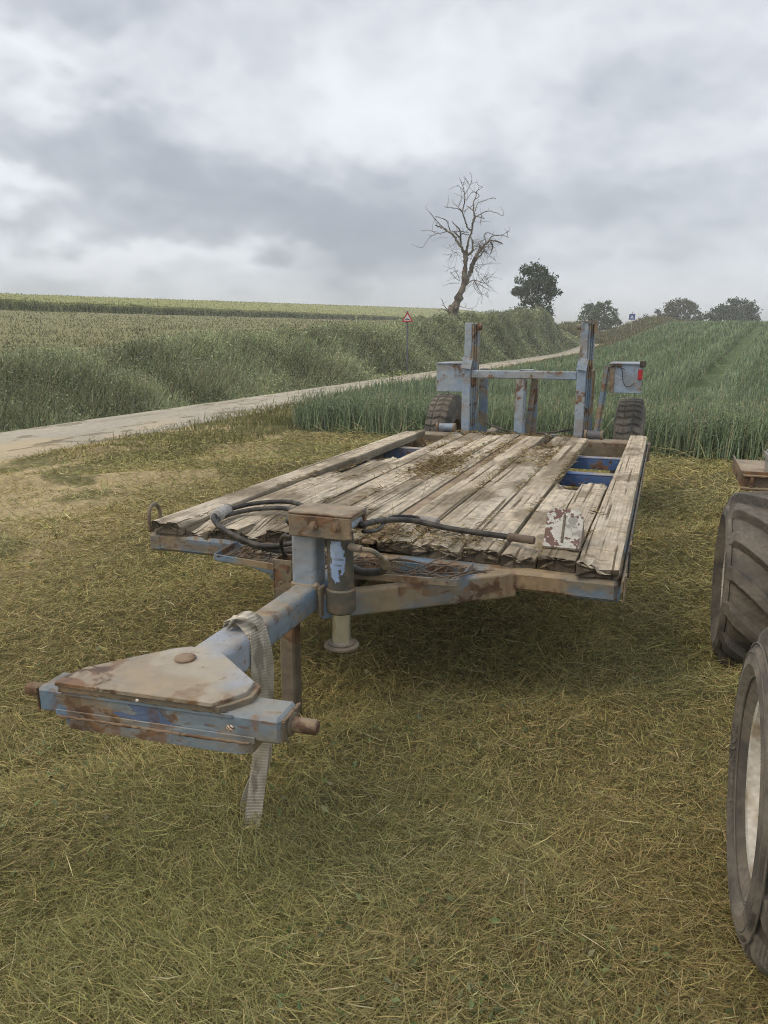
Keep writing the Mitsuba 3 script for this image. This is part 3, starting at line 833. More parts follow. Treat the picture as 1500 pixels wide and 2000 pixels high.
PLANKS = [  # x0, x1, y0, y1, top, ragged front, ragged rear, rot
    (-1.066, -.902, -.012, 3.88, .806, .012, .05, .35), (-.894, -.772, .008, 1.60, .792, .04, .12, .9), (-.764, -.610, .00, 2.36, .797, .045, .16, .6), (-.603, -.482, .02, 3.78, .800, .035, .06, .4),
    (-.474, -.322, .03, 3.88, .799, .035, .05, .35), (-.314, -.160, .03, 3.90, .801, .05, .05, .4), (-.153, -.022, .03, 3.92, .800, .05, .04, .35), (.048, .206, .06, 3.93, .801, .04, .05, .35),
    (.216, .432, .045, 3.42, .798, .05, .25, .75), (.442, .590, .04, 3.82, .803, .05, .05, .45), (.604, .742, .03, 1.78, .792, .06, .22, .9), (.750, .897, .04, 1.75, .797, .045, .08, .6), (.906, 1.066, -.012, 4.16, .806, .03, .10, .5)]
for k, (x0, x1, y0, y1, top, r0, r1, rot) in enumerate(PLANKS):
    lab = {1: 'short broken plank beside the left outer plank', 10: 'short plank with splintered crumbling rear end', 12: 'thick bleached outer plank on the right edge', 0: 'grey outer plank on the left edge'}.get(k)
    obj('plank', plank(x0, x1, y0, y1, top, r0, r1, 100 + k, rot=rot, taper=.02 if k == 12 else 0), 'old_wood', TR, smooth=38, label=lab)
obj('plank', plank(.30, .432, 3.30, 3.93, .797, .16, .06, 131, rot=.8), 'old_wood', TR, smooth=38)
obj('deck_rail', [cbox(-.016, .042, .05, 3.93, .775, .791, .004)], 'rail_rust', TR, label='flat rusty steel strip let into the middle of the deck')
# frame
obj('front_beam', [cbox(-1.09, 1.062, 0.0, .07, .655, ZT - .002, .014), cbox(-1.094, -1.02, -.003, .05, .653, .738, .012), cbox(.86, 1.066, -.004, .05, .652, .737, .014)], 'frame_blue', TR, smooth=30)
obj('side_rail', cbox(-1.092, -1.05, .072, 4.2, .63, ZT - .001, .008), 'blue_paint', TR)
obj('side_rail', cbox(1.03, 1.072, .072, 4.2, .63, ZT - .001, .008), 'blue_paint', TR)
edge = cbox(1.079, 1.088, -.02, 4.25, .70, .748, .002)
obj('edge_strip', [edge, cbox(1.0885, 1.096, .35, .42, .65, .80, .003), cbox(1.0885, 1.096, 4.05, 4.12, .65, .86, .003), cbox(1.0885, 1.096, -.03, 0.01, .66, .775, .003)], 'dark_steel', TR)
for y0 in (.80, 1.60, 2.42, 3.18):
    obj('crossmember', [cbox(-1.048, 1.028, y0 - .04, y0 - .03, .645, .7265, .003), cbox(-1.046, 1.026, y0 - .042, y0 + .05, .727, .737, .003)], 'deep_blue_paint', TR)
obj('rear_beam', [cbox(-1.12, 1.10, 3.97, 4.09, .60, .758, .01)], 'brown_paint', TR)
obj('spine_beam', [beam((-.10, .075, .62), (-.10, 3.96, .62), .10, .16, .01), beam((.05, .075, .62), (.05, 3.96, .62), .10, .16, .01)], 'dark_steel', TR)
obj('lashing_ring', tube(spline([(-1.10, .02, .74), (-1.10, .02, .82), (-1.103, .045, .857), (-1.106, .085, .862), (-1.11, .115, .83), (-1.11, .12, .76)], 8), .0095, 10), 'dark_steel', TR, smooth=True)

# drawbar
CX = -.045
obj('drawbar', rbeam((CX, -1.12, .683), (CX, .07, .690), .100, .104, .024), 'blue_paint', TR, smooth=30)
obj('collar', [cbox(CX - .062, CX + .062, -.455, -.425, .628, .752, .012), beam((CX + .066, -.44, .62), (CX + .066, -.44, .74), .012, .05, .004)], 'brown_paint', TR)
obj('drawbar_brace', [rbeam((CX + .05, -.42, .655), (.66, .02, .68), .05, .105, .012), ], 'frame_blue', TR, smooth=30)
obj('drawbar_brace', [rbeam((CX - .04, -.20, .665), (-.58, .02, .68), .05, .09, .012)], 'blue_paint', TR, smooth=30)
obj('gusset_plate', prism([(-.42, -.04), (-.13, -.20), (-.13, -.03)], .60, .612), 'blue_paint', TR)
obj('post', [rbeam((CX - .004, -.401, .735), (CX - .004, -.401, .945), .102, .100, .018, up=(0, 1, 0))], 'sky_blue_paint', TR, smooth=30, label='square blue post with paint flaking to rust')
# inverted channel that ties post and jack together
BR = obj('cap_channel', [cbox(-.093, .158, -.475, -.463, .935, 1.018, .004), cbox(-.093, .158, -.33, -.318, .945, 1.018, .004), cbox(-.095, .160, -.476, -.317, 1.0185, 1.030, .004), cbox(-.0925, .1575, -.4628, -.330, 1.008, 1.018, .002)], 'brown_paint', TR, label='brown steel channel laid over post and jack')
for bx_ in (.012, .10):
    obj('bolt', [trimesh.creation.cylinder(.017, .014, sections=6, transform=trimesh.transformations.rotation_matrix(np.pi / 2, [1, 0, 0]) @ np.eye(4)).apply_translation([bx_, -.482, .982]), rod((bx_, -.500, .982), (bx_, -.31, .982), .0095, 10)], 'rail_rust', BR)
obj('spacer', rod((.13, -.455, .985), (.13, -.34, .985), .020, 14), 'sky_blue_paint', BR, smooth=30)
# hydraulic jack: casing, collar, chrome ram, foot
JK = obj('jack', rod((.085, -.405, .72), (.085, -.405, .945), .050, 24), 'dark_steel', TR, smooth=30, label='upright dark hydraulic jack with flaking blue paint')


def patch():
    """A flake of bright paint left on the jack's casing, a thin curved sheet of its own."""
    g = np.linspace(-2.15, -.80, 22)
    zz = np.linspace(.755, .925, 26)
    A, Z = np.meshgrid(g, zz, indexing='ij')
    P = np.stack([.085 + .0512 * np.cos(A), -.405 + .0512 * np.sin(A), Z], -1)
    mask = meshkit.fbm(np.stack([A * 3.2, Z * 26, 0 * A], -1), 3, 2) + .35 * (1 - ((A + 1.5) / .52) ** 2) - .35 * ((Z - .85) / .075) ** 2 > .50
    v = P.reshape(-1, 3)
    n = len(zz)
    f = [[i * n + j, (i + 1) * n + j, (i + 1) * n + j + 1] for i in range(21) for j in range(25) if mask[i, j]] + [[i * n + j, (i + 1) * n + j + 1, i * n + j + 1] for i in range(21) for j in range(25) if mask[i, j]]
    return trimesh.Trimesh(v, np.array(f), process=False)


obj('paint_flake', patch(), 'flake_blue', JK, smooth=True)
obj('collar', rod((.085, -.405, .635), (.085, -.405, .735), .056, 24, .008), 'dark_steel', JK, smooth=30)
obj('ram', rod((.085, -.405, .50), (.085, -.405, .636), .036, 24), 'chrome', JK, smooth=30)
obj('foot_plate', [rod((.085, -.405, .492), (.085, -.405, .506), .068, 28, .004), rod((.085, -.405, .503), (.085, -.405, .515), .05, 20, .004)], 'brown_paint', JK, smooth=30)
obj('hose_fitting', [rod((.135, -.44, .905), (.19, -.45, .903), .014, 10, .003), tube(spline([(.19, -.45, .903), (.225, -.44, .897), (.245, -.41, .87), (.25, -.38, .84)], 8), .010, 8), rod((.25, -.385, .86), (.25, -.36, .815), .017, 10, .003)], 'brown_paint', JK, smooth=30)
# parking leg in its sleeve
LX, LY = -.205, -.275
LG = obj('parking_leg', [cbox(LX - .034, LX + .034, LY - .034, LY + .034, .02, .615, .008), cbox(LX - .055, LX + .055, LY - .055, LY + .055, .0, .022, .004)], 'brown_paint', TR, smooth=30, label='rusty square parking leg left of the drawbar')
obj('pin_hole', tube([(LX - .010, LY - .0345, .49), (LX - .010, LY - .0368, .49)], .011, 14), 'sign_black', LG)
sl = [cbox(LX - .045, LX - .039, LY - .045, LY + .045, .60, .785, .002), cbox(LX + .039, LX + .045, LY - .045, LY + .045, .60, .785, .002), cbox(LX - .0385, LX + .0385, LY - .045, LY - .039, .60, .785, .002), cbox(LX - .0385, LX + .0385, LY + .039, LY + .045, .60, .785, .002)]
obj('leg_sleeve', sl + [cbox(LX + .0455, CX - .051, LY - .03, LY + .03, .64, .71, .004)], 'brown_paint', TR)

# drawbar head: cross beam, lower lip, top plates, pivot disc, sleeve, two lugs
HD = obj('drawbar_head', [cbox(-.385, .345, -.055, .055, -.085, -.012, .008)], 'blue_paint', TR, smooth=30)
HM = trimesh.transformations.translation_matrix([-.012, -1.335, .726]) @ trimesh.transformations.rotation_matrix(math.radians(3.2), [0, 0, 1]) @ trimesh.transformations.rotation_matrix(math.radians(-1.2), [0, 1, 0])
scene[HD] = mikit.ply(cbox(-.395, .345, -.055, .055, -.087, -.014, .009).apply_transform(HM), 'blue_paint', smooth=30)


def head(name, mesh, m, smooth=30, label=None):
    obj(name, (trimesh.util.concatenate(mesh) if isinstance(mesh, list) else mesh).apply_transform(HM), m, HD, smooth=smooth, label=label)


head('lower_lip', prism([(-.315, -.045), (-.285, -.062), (.225, -.062), (.262, -.045), (.262, .06), (-.315, .06)], -.122, -.088, .006), 'blue_paint')
head('lower_strip', cbox(-.335, .275, -.0598, -.0555, -.089, -.070, .002), 'blue_paint')
head('front_strip', cbox(-.30, .215, -.0595, -.0555, -.026, -.014, .002), 'blue_paint')
TOP = [(-.318, -.068), (-.318, -.030), (-.300, .035), (-.130, .218), (-.085, .245), (.010, .245), (.215, .072), (.222, .010), (.19, -.042), (.165, -.068)]
head('under_plate', prism([(x * 1.02 + .012, y * .98 + .004) for x, y in TOP], -.0135, .004, .002), 'brown_paint')
head('top_plate', prism(TOP, .0045, .0165, .002), 'dusty_plate', label='five sided top plate covered in pale dust and rust')
from shapely.geometry import Polygon as _P
sm = _P([(-.125, -.030), (-.040, -.030), (-.022, -.052), (.002, -.068), (.040, -.0735), (-.03, -.076), (-.075, -.074), (-.145, -.070), (-.175, -.058), (-.15, -.056), (-.115, -.060), (-.095, -.052)]).buffer(.003).buffer(-.001)
sm = trimesh.creation.extrude_polygon(sm, .0012, engine='earcut').apply_transform(np.array([[1, 0, 0, .03], [0, 0, -1, -.0550], [0, 1, 0, 0], [0, 0, 0, 1.0]]))
head('paint_smear', sm, 'smear_blue', smooth=False)
head('pivot_disc', [rod((-.048, .155, .0168), (-.048, .155, .0255), .031, 28, .003)], 'rail_rust')
obj('sleeve', rbeam((CX - .002, -1.13, .682), (CX - .002, -.915, .683), .128, .122, .026), 'dusty_plate', HD, smooth=30)
for a, b, r in (((-.475, 0, -.052), (-.393, 0, -.052), .019), ((.343, 0, -.052), (.424, 0, -.052), .020)):
    head('lug_pin', [rod(a, b, r, 20, .003)], 'rail_rust')
head('lug_boss', [rod((.345, 0, -.052), (.358, 0, -.052), .031, 20, .003)], 'brown_paint')
head('end_plate', cbox(.3455, .350, -.050, .050, -.083, -.018, .002), 'brown_paint')


bead = np.random.default_rng(8)
for pth in ([(-.315, -.0575, -.012), (.16, -.0575, -.012)], [(-.33, -.0605, -.089), (.26, -.0605, -.089)], [(.3535, -.052, -.02), (.3535, .05, -.02)], [(-.3965, -.05, -.018), (-.3965, -.05, -.084)]):
    q = np.linspace(pth[0], pth[1], 50)
    head('weld', tube(q + .0008 * bead.normal(size=q.shape), .0034 + .0012 * bead.random(50), 6), 'rail_rust', smooth=True)


def shell(c, r, m, label, key):
    """A small spiral snail shell."""
    t = np.linspace(0, 2 * np.pi * 2.6, 60)
    rr = r * np.exp(-.16 * t)
    p = np.stack([rr * np.cos(t) * .62, -.30 * r * (t / t[-1]) * 1.6, rr * np.sin(t) * .62], 1) + c
    obj(key, tube(p, rr * .52, 10), m, smooth=True, label=label, cat='snail')


shell((.212, -1.405, .690), .0125, 'snail_stripes', 'small striped snail stuck to the front face of the drawbar head', 'snail')
shell((-.062, -1.412, .722), .006, 'snail_white', 'tiny white snail just under the top plate of the drawbar head', 'snail')

# wire basket in front of the deck
BK = obj('basket', [beam((-.585, -.225, .732), (-.092, -.285, .732), .006, .03, .002), beam((.05, -.275, .738), (.49, -.224, .738), .006, .03, .002), beam((.49, -.224, .738), (.497, .0, .742), .006, .034, .002),
                    beam((-.585, -.225, .732), (-.60, 0, .735), .006, .03, .002)], 'frame_blue', TR, label='shallow angle iron tray with rusty wire mesh')


def wires():
    out, rg = [], np.random.default_rng(3)
    for x in np.arange(-.56, .48, .046):
        out.append(tube(spline([(x, -.24, .742), (x + rg.normal() * .006, -.13, .738 + rg.normal() * .01), (x + rg.normal() * .01, -.005, .745 + rg.normal() * .006)], 4), .0026, 4, False))
    for y in np.arange(-.235, 0, .036):
        xs = np.linspace(-.56, .48, 9)
        out.append(tube(spline(np.stack([xs, y + .006 * rg.normal(size=9), .741 + .012 * rg.normal(size=9)], 1), 4), .0026, 4, False))
    for x in np.arange(-.42, -.10, .04):       # the panel's left half is bent upright
        out.append(tube([(x, -.19, .735), (x + .012, -.17, .80)], .0026, 4, False))
    for z in (.755, .778, .80):
        out.append(tube(spline([(-.47, -.20, z - .02), (-.40, -.182, z), (-.25, -.18, z - .003), (-.10, -.18, z - .006)], 6), .0026, 4, False))
    for k in range(12):                        # loose twisted ends
        x = rg.uniform(-.55, -.40) if k < 8 else rg.uniform(.25, .46)
        out.append(tube(spline([(x, -.22, .74), (x + rg.uniform(0, .12), -.18 + rg.normal() * .02, .76 + rg.uniform(0, .03)), (x + rg.uniform(.1, .2), -.12, .75 + rg.uniform(0, .05))], 6), .0026, 4, False))
    for a, b in (((.03, -.22, .75), (.22, -.1, .775)), ((.10, -.10, .77), (.46, -.2, .745)), ((.28, -.2, .75), (.42, -.04, .80)), ((.36, -.21, .75), (.46, -.06, .79))):
        out.append(tube([a, b], .0028, 4, False))
    return out


obj('wire_mesh', wires(), 'mesh_rust', BK, smooth=True, kind='stuff')

# hoses on the deck
HO = [[(-.09, -.30, .985), (-.30, .10, .905), (-.52, .34, .865), (-.70, .33, .845), (-.775, .16, .835), (-.72, -.01, .84), (-.56, -.135, .82), (-.36, -.21, .80), (-.20, -.22, .83)],
      [(-.09, -.33, .970), (-.30, .02, .885), (-.50, .28, .845), (-.68, .29, .825), (-.755, .14, .818), (-.69, -.03, .822), (-.52, -.14, .80), (-.34, -.20, .785), (-.15, -.22, .80)]]
for h in HO:
    obj('hydraulic_hose', tube(spline(h, 14), .0112, 10), 'black_hose', TR, smooth=True)
obj('hose_tape', tube(spline([(-.775, .20, .836), (-.772, .13, .832), (-.752, .06, .832)], 6), .030, 12), 'pale_tape', TR, smooth=True)
obj('hydraulic_hose', tube(spline([(.16, -.38, .975), (.10, .0, .90), (.16, .23, .852), (.34, .21, .836), (.52, .195, .83), (.66, .185, .826)], 14), .0125, 12), 'black_hose', TR, smooth=True, label='thick black hose lying across the right half of the deck')
obj('hose_end', [rod((.60, .19, .828), (.715, .175, .826), .0175, 14, .003)], 'mesh_rust', TR, smooth=30)
CB = obj('electric_cable', tube(spline([(.16, -.36, .945), (.14, -.16, .90), (.09, .06, .875), (.07, .22, .865), (.12, .33, .845), (.17, .345, .835)], 12), .008, 8), 'black_hose', TR, smooth=True, label='thin black cable ending in a grey plug')
obj('plug', [rod((.165, .345, .835), (.205, .33, .832), .017, 12, .004), rod((.205, .33, .832), (.255, .315, .83), .021, 14, .004)], 'grey_plastic', CB, smooth=30)
for h in ([(-.10, -.40, .955), (-.17, -.33, .955), (-.20, -.26, .92), (-.165, -.22, .88), (-.15, -.2, .84)], [(-.10, -.44, .92), (-.17, -.37, .90), (-.22, -.30, .85), (-.235, -.25, .79), (-.22, -.2, .74)]):
    obj('thin_hose', tube(spline(h, 10), .0075, 8), 'black_hose', TR, smooth=True)
obj('thin_hose', tube(spline([(.25, -.36, .82), (.20, -.30, .775), (.12, -.28, .76), (.05, -.25, .77)], 10), .016, 10), 'black_hose', TR, smooth=True)

# rear gantry
GZ = 1.79


def gantry_post(xc, name_label, flip):
    s = -1 if flip else 1
    k = obj('rear_post', [cbox(xc - .048, xc + .036, 4.22, 4.30, .70, 1.40, .008), cbox(xc - .036, xc + .034, 4.235, 4.30, 1.39, GZ, .008)], 'sky_blue_paint', TR, smooth=30, label=name_label)
    obj('side_channel', [cbox(xc + .0365, xc + .052, 4.24, 4.36, .70, GZ - .006, .003), cbox(xc + .0525, xc + .066, 4.26, 4.33, .70, GZ - .01, .003), cbox(xc + .0665, xc + .078, 4.285, 4.38, .70, GZ - .014, .003)], 'blue_paint', k)
    obj('rear_channel', cbox(xc + (.055 if not flip else .05), xc + (.135 if not flip else .085), 4.50, 4.57, .68, 1.36, .008), 'blue_paint', k)
    obj('bent_plate', beam((xc - .008, 4.195, 1.365), (xc + .004, 4.222, 1.47), .10 if not flip else .092, .008, .002, up=(0, 1, 0)).apply_translation([0, 0, 0]), 'sky_blue_paint', k)
    if flip:
        obj('lug', [cbox(xc + .0785, xc + .105, 4.25, 4.30, 1.69, 1.795, .003), cbox(xc - .02, xc + .105, 4.225, 4.232, 1.785, 1.797, .002), rod((xc - .07, 4.26, 1.745), (xc - .036, 4.26, 1.745), .026, 12, .004)], 'brown_paint', k)
    else:
        obj('lug', [cbox(xc + .0785, xc + .094, 4.25, 4.30, 1.72, 1.792, .003), rod((xc + .092, 4.27, 1.75), (xc + .125, 4.27, 1.75), .030, 12, .006)], 'brown_paint', k)
    return k


gantry_post(-.600, 'left rear post with fluted side channel', False)
gantry_post(.468, 'right rear post with flaking paint', True)
obj('cross_bar', cbox(-.563, .419, 4.225, 4.295, 1.278, 1.352, .008), 'sky_blue_paint', TR, smooth=30)
obj('top_plate', cbox(-.10, .02, 4.23, 4.36, 1.3525, 1.362, .002), 'sky_blue_paint', TR)
obj('centre_post', [cbox(-.135, -.052, 4.23, 4.295, .70, 1.277, .008), cbox(-.0515, -.045, 4.24, 4.34, .70, 1.27, .002)], 'sky_blue_paint', TR, smooth=30)
obj('diagonal_strut', [beam((-.03, 4.34, .72), (.02, 4.36, 1.30), .05, .02, .004, up=(0, 1, 0)), cbox(-.015, .045, 4.40, 4.46, .68, 1.27, .006)], 'blue_paint', TR)
obj('hinge', [rod((-.865, 4.22, .800), (-.715, 4.22, .805), .036, 18, .004)], 'sky_blue_paint', TR, smooth=30)
obj('hinge', [rod((.545, 4.22, .785), (.665, 4.22, .785), .038, 18, .004)], 'grey_post', TR, smooth=30)
for a in (-.882, -.712, .530, .672):
    obj('hinge_ring', rod((a - .012, 4.22, .80 if a < 0 else .785), (a + .012, 4.22, .80 if a < 0 else .785), .043, 18, .004), 'brown_paint', TR, smooth=30)
obj('rear_sill', [cbox(-1.06, 1.02, 4.12, 4.36, .66, .735, .006), cbox(.17, .30, 4.10, 4.14, .736, .79, .006)], 'blue_paint', TR)
for h in ([(-.44, 4.3, .86), (-.35, 4.25, .83), (-.2, 4.2, .795), (-.1, 4.15, .785)], [(.42, 4.25, .83), (.32, 4.22, .81), (.2, 4.2, .79), (.08, 4.18, .785)]):
    obj('thin_hose', tube(spline(h, 8), .011, 8), 'black_hose', TR, smooth=True)


# wheels
def tyre_mesh(c, prof, wt, fn, nth, axis='x'):
    """prof: (offset along the axle, radius) from bead to bead; wt: how far each point takes part in the tread pattern fn(angle, offset)."""
    prof, wt = np.asarray(prof, float), np.asarray(wt, float)
    th = np.linspace(0, 2 * np.pi, nth, endpoint=False)
    TH, X = np.meshgrid(th, prof[:, 0], indexing='ij')
    R = np.broadcast_to(prof[:, 1], TH.shape) + wt * fn(TH, X)
    v = np.stack([c[0] + X, c[1] - R * np.cos(TH), c[2] + R * np.sin(TH)], -1).reshape(-1, 3)
    K = len(prof)
    i, j = np.meshgrid(np.arange(nth), np.arange(K - 1), indexing='ij')
    a, b = i * K + j, ((i + 1) % nth) * K + j
    f = np.vstack([np.stack([a, b, b + 1], -1).reshape(-1, 3), np.stack([a, b + 1, a + 1], -1).reshape(-1, 3)])
    return trimesh.Trimesh(v, f, process=False)


def lathe(c, prof, n=64):
    return tyre_mesh(c, prof, np.zeros(len(prof)), lambda t, x: 0 * t, n)


def profile(W, R, rim, nt, crown, sh, wall=.02):
    h = W / 2
    left = [(-h * .78, rim), (-h * .95, rim + .02), (-h - wall, rim + .45 * (R - rim)), (-h - wall * .7, rim + .72 * (R - rim)), (-h, R - sh * 1.2)]
    xs = np.linspace(-h + .004, h - .004, nt)
    tread = [(x, R - crown * (x / h) ** 2 - sh * max(0, (abs(x) / h - .86) / .14) ** 2) for x in xs]
    right = [(-x, r) for x, r in left[::-1]]
    p = left + tread + right
    w = [0] * 4 + [.25] + [1.0] * nt + [.25] + [0] * 4
    return p, w


def blocks(TH, X):
    u = TH * 38 / (2 * np.pi) + .32 * np.abs(((X / .085 + 10.5) % 2) - 1) * 1.0
    g = ss(.0, .10, (u % 1)) * ss(.46, .36, (u % 1) - .34)
    rib = ss(.004, .008, np.abs(np.abs(X) - .038))
    return .020 * g * (.35 + .65 * rib)


for xc, lab in ((-1.01, 'left rear wheel with dusty block tread tyre'), (.88, 'right rear wheel with dusty block tread tyre')):
    w = key_for('wheel', TR)
    tag(w, lab)
    c = (xc, 5.02, .535)
    p, wt = profile(.235, .515, .27, 26, .012, .03)
    obj('tyre', tyre_mesh(c, p, wt, blocks, 420), 'dusty_rubber', w, smooth=35)
    obj('rim', [lathe(c, [(-.09, .275), (-.105, .262), (-.06, .245), (-.03, .16), (-.03, .06), (-.03, 0.001)]), lathe(c, [(.03, .001), (.03, .16), (.06, .245), (.105, .262), (.09, .275)]), lathe(c, [(-.09, .272), (.09, .272)]), rod((xc - .08, 5.02, .535), (xc + .08, 5.02, .535), .07, 20, .01)], 'dark_steel', w, smooth=30)
obj('axle', [rod((-.92, 5.02, .535), (.80, 5.02, .535), .05, 14), cbox(-.60, -.50, 4.3, 5.4, .58, .68, .01), cbox(.36, .46, 4.3, 5.4, .58, .68, .01)], 'dark_steel', TR)

# mudguards with their plates
MG = obj('mudguard', [cbox(.700, .985, 4.30, 4.308, 1.165, 1.418, .002), cbox(.690, .992, 4.285, 4.85, 1.4185, 1.428, .002)], 'sky_blue_paint', TR, label='right mudguard plate with red reflector and loose wire')
obj('mounting_strip', cbox(.7005, .745, 4.292, 4.2995, 1.165, 1.415, .002), 'brown_paint', MG)
obj('reflector', cbox(.945, .985, 4.286, 4.2995, 1.285, 1.375, .003), 'red_reflector', MG)
obj('corner_lamp', cbox(.955, 1.005, 4.27, 4.31, 1.395, 1.45, .006), 'black_hose', MG)
obj('wire', tube(spline([(.72, 4.29, 1.40), (.80, 4.285, 1.385), (.815, 4.288, 1.30), (.84, 4.288, 1.235), (.88, 4.288, 1.225), (.92, 4.288, 1.255)], 8), .0035, 6), 'black_hose', MG, smooth=True)
obj('wire', tube(spline([(.70, 4.285, 1.39), (.75, 4.28, 1.41), (.83, 4.285, 1.375)], 8), .0035, 6), 'black_hose', MG, smooth=True)
obj('guard_arm', [beam((.612, 4.26, .80), (.672, 4.29, 1.405), .036, .03, .004, up=(0, 1, 0)), beam((.640, 4.285, .80), (.698, 4.31, 1.40), .016, .03, .003, up=(0, 1, 0))], 'blue_paint', TR)
ML = obj('mudguard', [cbox(-.925, -.662, 4.30, 4.308, 1.14, 1.405, .002), cbox(-.93, -.655, 4.285, 4.85, 1.4055, 1.415, .002)], 'sky_blue_paint', TR, label='left mudguard plate, pale blue with rust spots')

# ------------------------------------------------------------------ loose things on and round the trailer
from shapely.geometry import Polygon


def chock():
    """A folded steel wheel chock: sloping face with rounded corners and a raised rib, triangular cheeks."""
    x0, x1, y0, y1, z0, z1 = .752, .902, .17, .295, .806, .930
    face = Polygon([(0, 0), (.15, 0), (.15, .138), (.128, .172), (.03, .172), (0, .148)]).buffer(-.008).buffer(.008)
    m = trimesh.creation.extrude_polygon(face, .006, engine='earcut')
    a = math.atan2(z1 - z0, .085)
    m.apply_transform(trimesh.transformations.rotation_matrix(a, [1, 0, 0]))
    m.apply_translation([x0, y0, z0])
    return m, a, (x0, x1, y0, y1, z0, z1)


m, a, (x0, x1, y0, y1, z0, z1) = chock()
CK = thing('wheel_chock', 'steel wheel chock with flaking white paint standing on the deck planks', 'wheel chock')
obj('face', m, 'flaking_white', CK)
for xx, lab in ((x0 + .001, None), (x1 - .007, None)):
    tri = trimesh.creation.extrude_polygon(Polygon([(.002, -.004), (.20, -.004), (.10, .08), (.072, .115)]), .006, engine='earcut')
    tri.apply_transform(np.array([[0, 0, 1, xx], [1, 0, 0, y0 + .006], [0, 1, 0, z0 + .002], [0, 0, 0, 1.0]]))
    obj('cheek', tri, 'brown_paint', CK)
rib = rod((0, .02, 0), (0, .145, 0), .0055, 10, .003).apply_transform(trimesh.transformations.rotation_matrix(a, [1, 0, 0]))
obj('rib', rib.apply_translation([x0 + .074, y0 - .006, z0 + .004]), 'dark_steel', CK, smooth=30)
obj('foot', cbox(x0 - .004, x1 + .004, y0 - .004, y0 + .03, z0 - .006, z0 + .0005, .002), 'dark_steel', CK)


def strap(path, up, w, th=.0035, n=16):
    """A flat webbing band along a path; up gives the direction across the band at each path point."""
    P = spline(path, n)
    U = spline(up, n)
    t = np.gradient(P, axis=0)
    t /= np.linalg.norm(t, axis=1, keepdims=True) + 1e-9
    U = U - t * (U * t).sum(1, keepdims=True)
    U /= np.linalg.norm(U, axis=1, keepdims=True) + 1e-9
    N = np.cross(t, U)
    k = np.linspace(-.5, .5, 7)
    curl = .004 * np.sin(np.linspace(0, 9, len(P)))[:, None]
    top = P[:, None] + U[:, None] * (k * w)[None, :, None] + N[:, None] * (th / 2 + curl * (4 * k ** 2)[None, :])[..., None]
    bot = top - N[:, None] * th
    ring = np.concatenate([top, bot[:, ::-1]], 1)
    K = ring.shape[1]
    v = ring.reshape(-1, 3)
    i, j = np.meshgrid(np.arange(len(P) - 1), np.arange(K), indexing='ij')
    a, b = i * K + j, i * K + (j + 1) % K
    f = np.vstack([np.stack([a, b, b + K], -1).reshape(-1, 3), np.stack([a, b + K, a + K], -1).reshape(-1, 3)])
    return trimesh.Trimesh(v, f, process=False)


STR = thing('lifting_strap', 'dirty white webbing strap knotted round the drawbar and hanging to the grass', 'strap')
b = CX
obj('loop', strap([(b + .055, -.90, .66), (b + .060, -.90, .74), (b + .01, -.905, .768), (b - .04, -.895, .758), (b - .068, -.88, .73), (b - .070, -.88, .65), (b - .04, -.88, .620), (b + .04, -.88, .618), (b + .060, -.89, .66)],
                  [(0, 1, .1)] * 9, .05), 'webbing_cloth', STR, smooth=40)
obj('knot', [strap([(b - .02, -.94, .752), (b + .01, -.95, .79), (b + .045, -.94, .80), (b + .068, -.91, .77), (b + .066, -.90, .72), (b + .062, -.905, .66)], [(.1, 1, .2), (.2, 1, .3), (.1, 1, .2), (0, 1, .1), (0, 1, 0), (0, 1, 0)], .038),
             strap([(b - .06, -.89, .752), (b - .01, -.925, .772), (b + .03, -.935, .765), (b + .06, -.945, .73), (b + .064, -.95, .68)], [(.2, 1, .1)] * 5, .04)], 'webbing_cloth', STR, smooth=40)
zz = height(np.array([.0]), np.array([-.92]))[0]
obj('tail', strap([(b + .068, -.935, .745), (b + .075, -.945, .64), (b + .072, -.935, .50), (b + .062, -.925, .34), (b + .050, -.945, .18), (b + .043, -.965, .08), (b + .038, -.975, .03)],
                  [(.2, .97, 0), (.45, .88, 0), (.9, .42, 0), (.99, .1, 0), (.95, .3, 0), (.90, .40, 0), (.93, .35, 0)], .055), 'webbing_cloth', STR, smooth=40)
obj('tail', strap([(b + .066, -.905, .745), (b + .08, -.90, .62), (b + .066, -.895, .44), (b + .045, -.885, .25), (b + .002, -.90, .14), (b - .006, -.915, .085), (b + .026, -.96, .026)],
                  [(.3, 1, 0), (.5, .85, 0), (.7, .7, 0), (.85, .5, 0), (.8, .6, 0), (.8, .6, 0), (.9, .4, 0)], .050), 'webbing_cloth', STR, smooth=40)


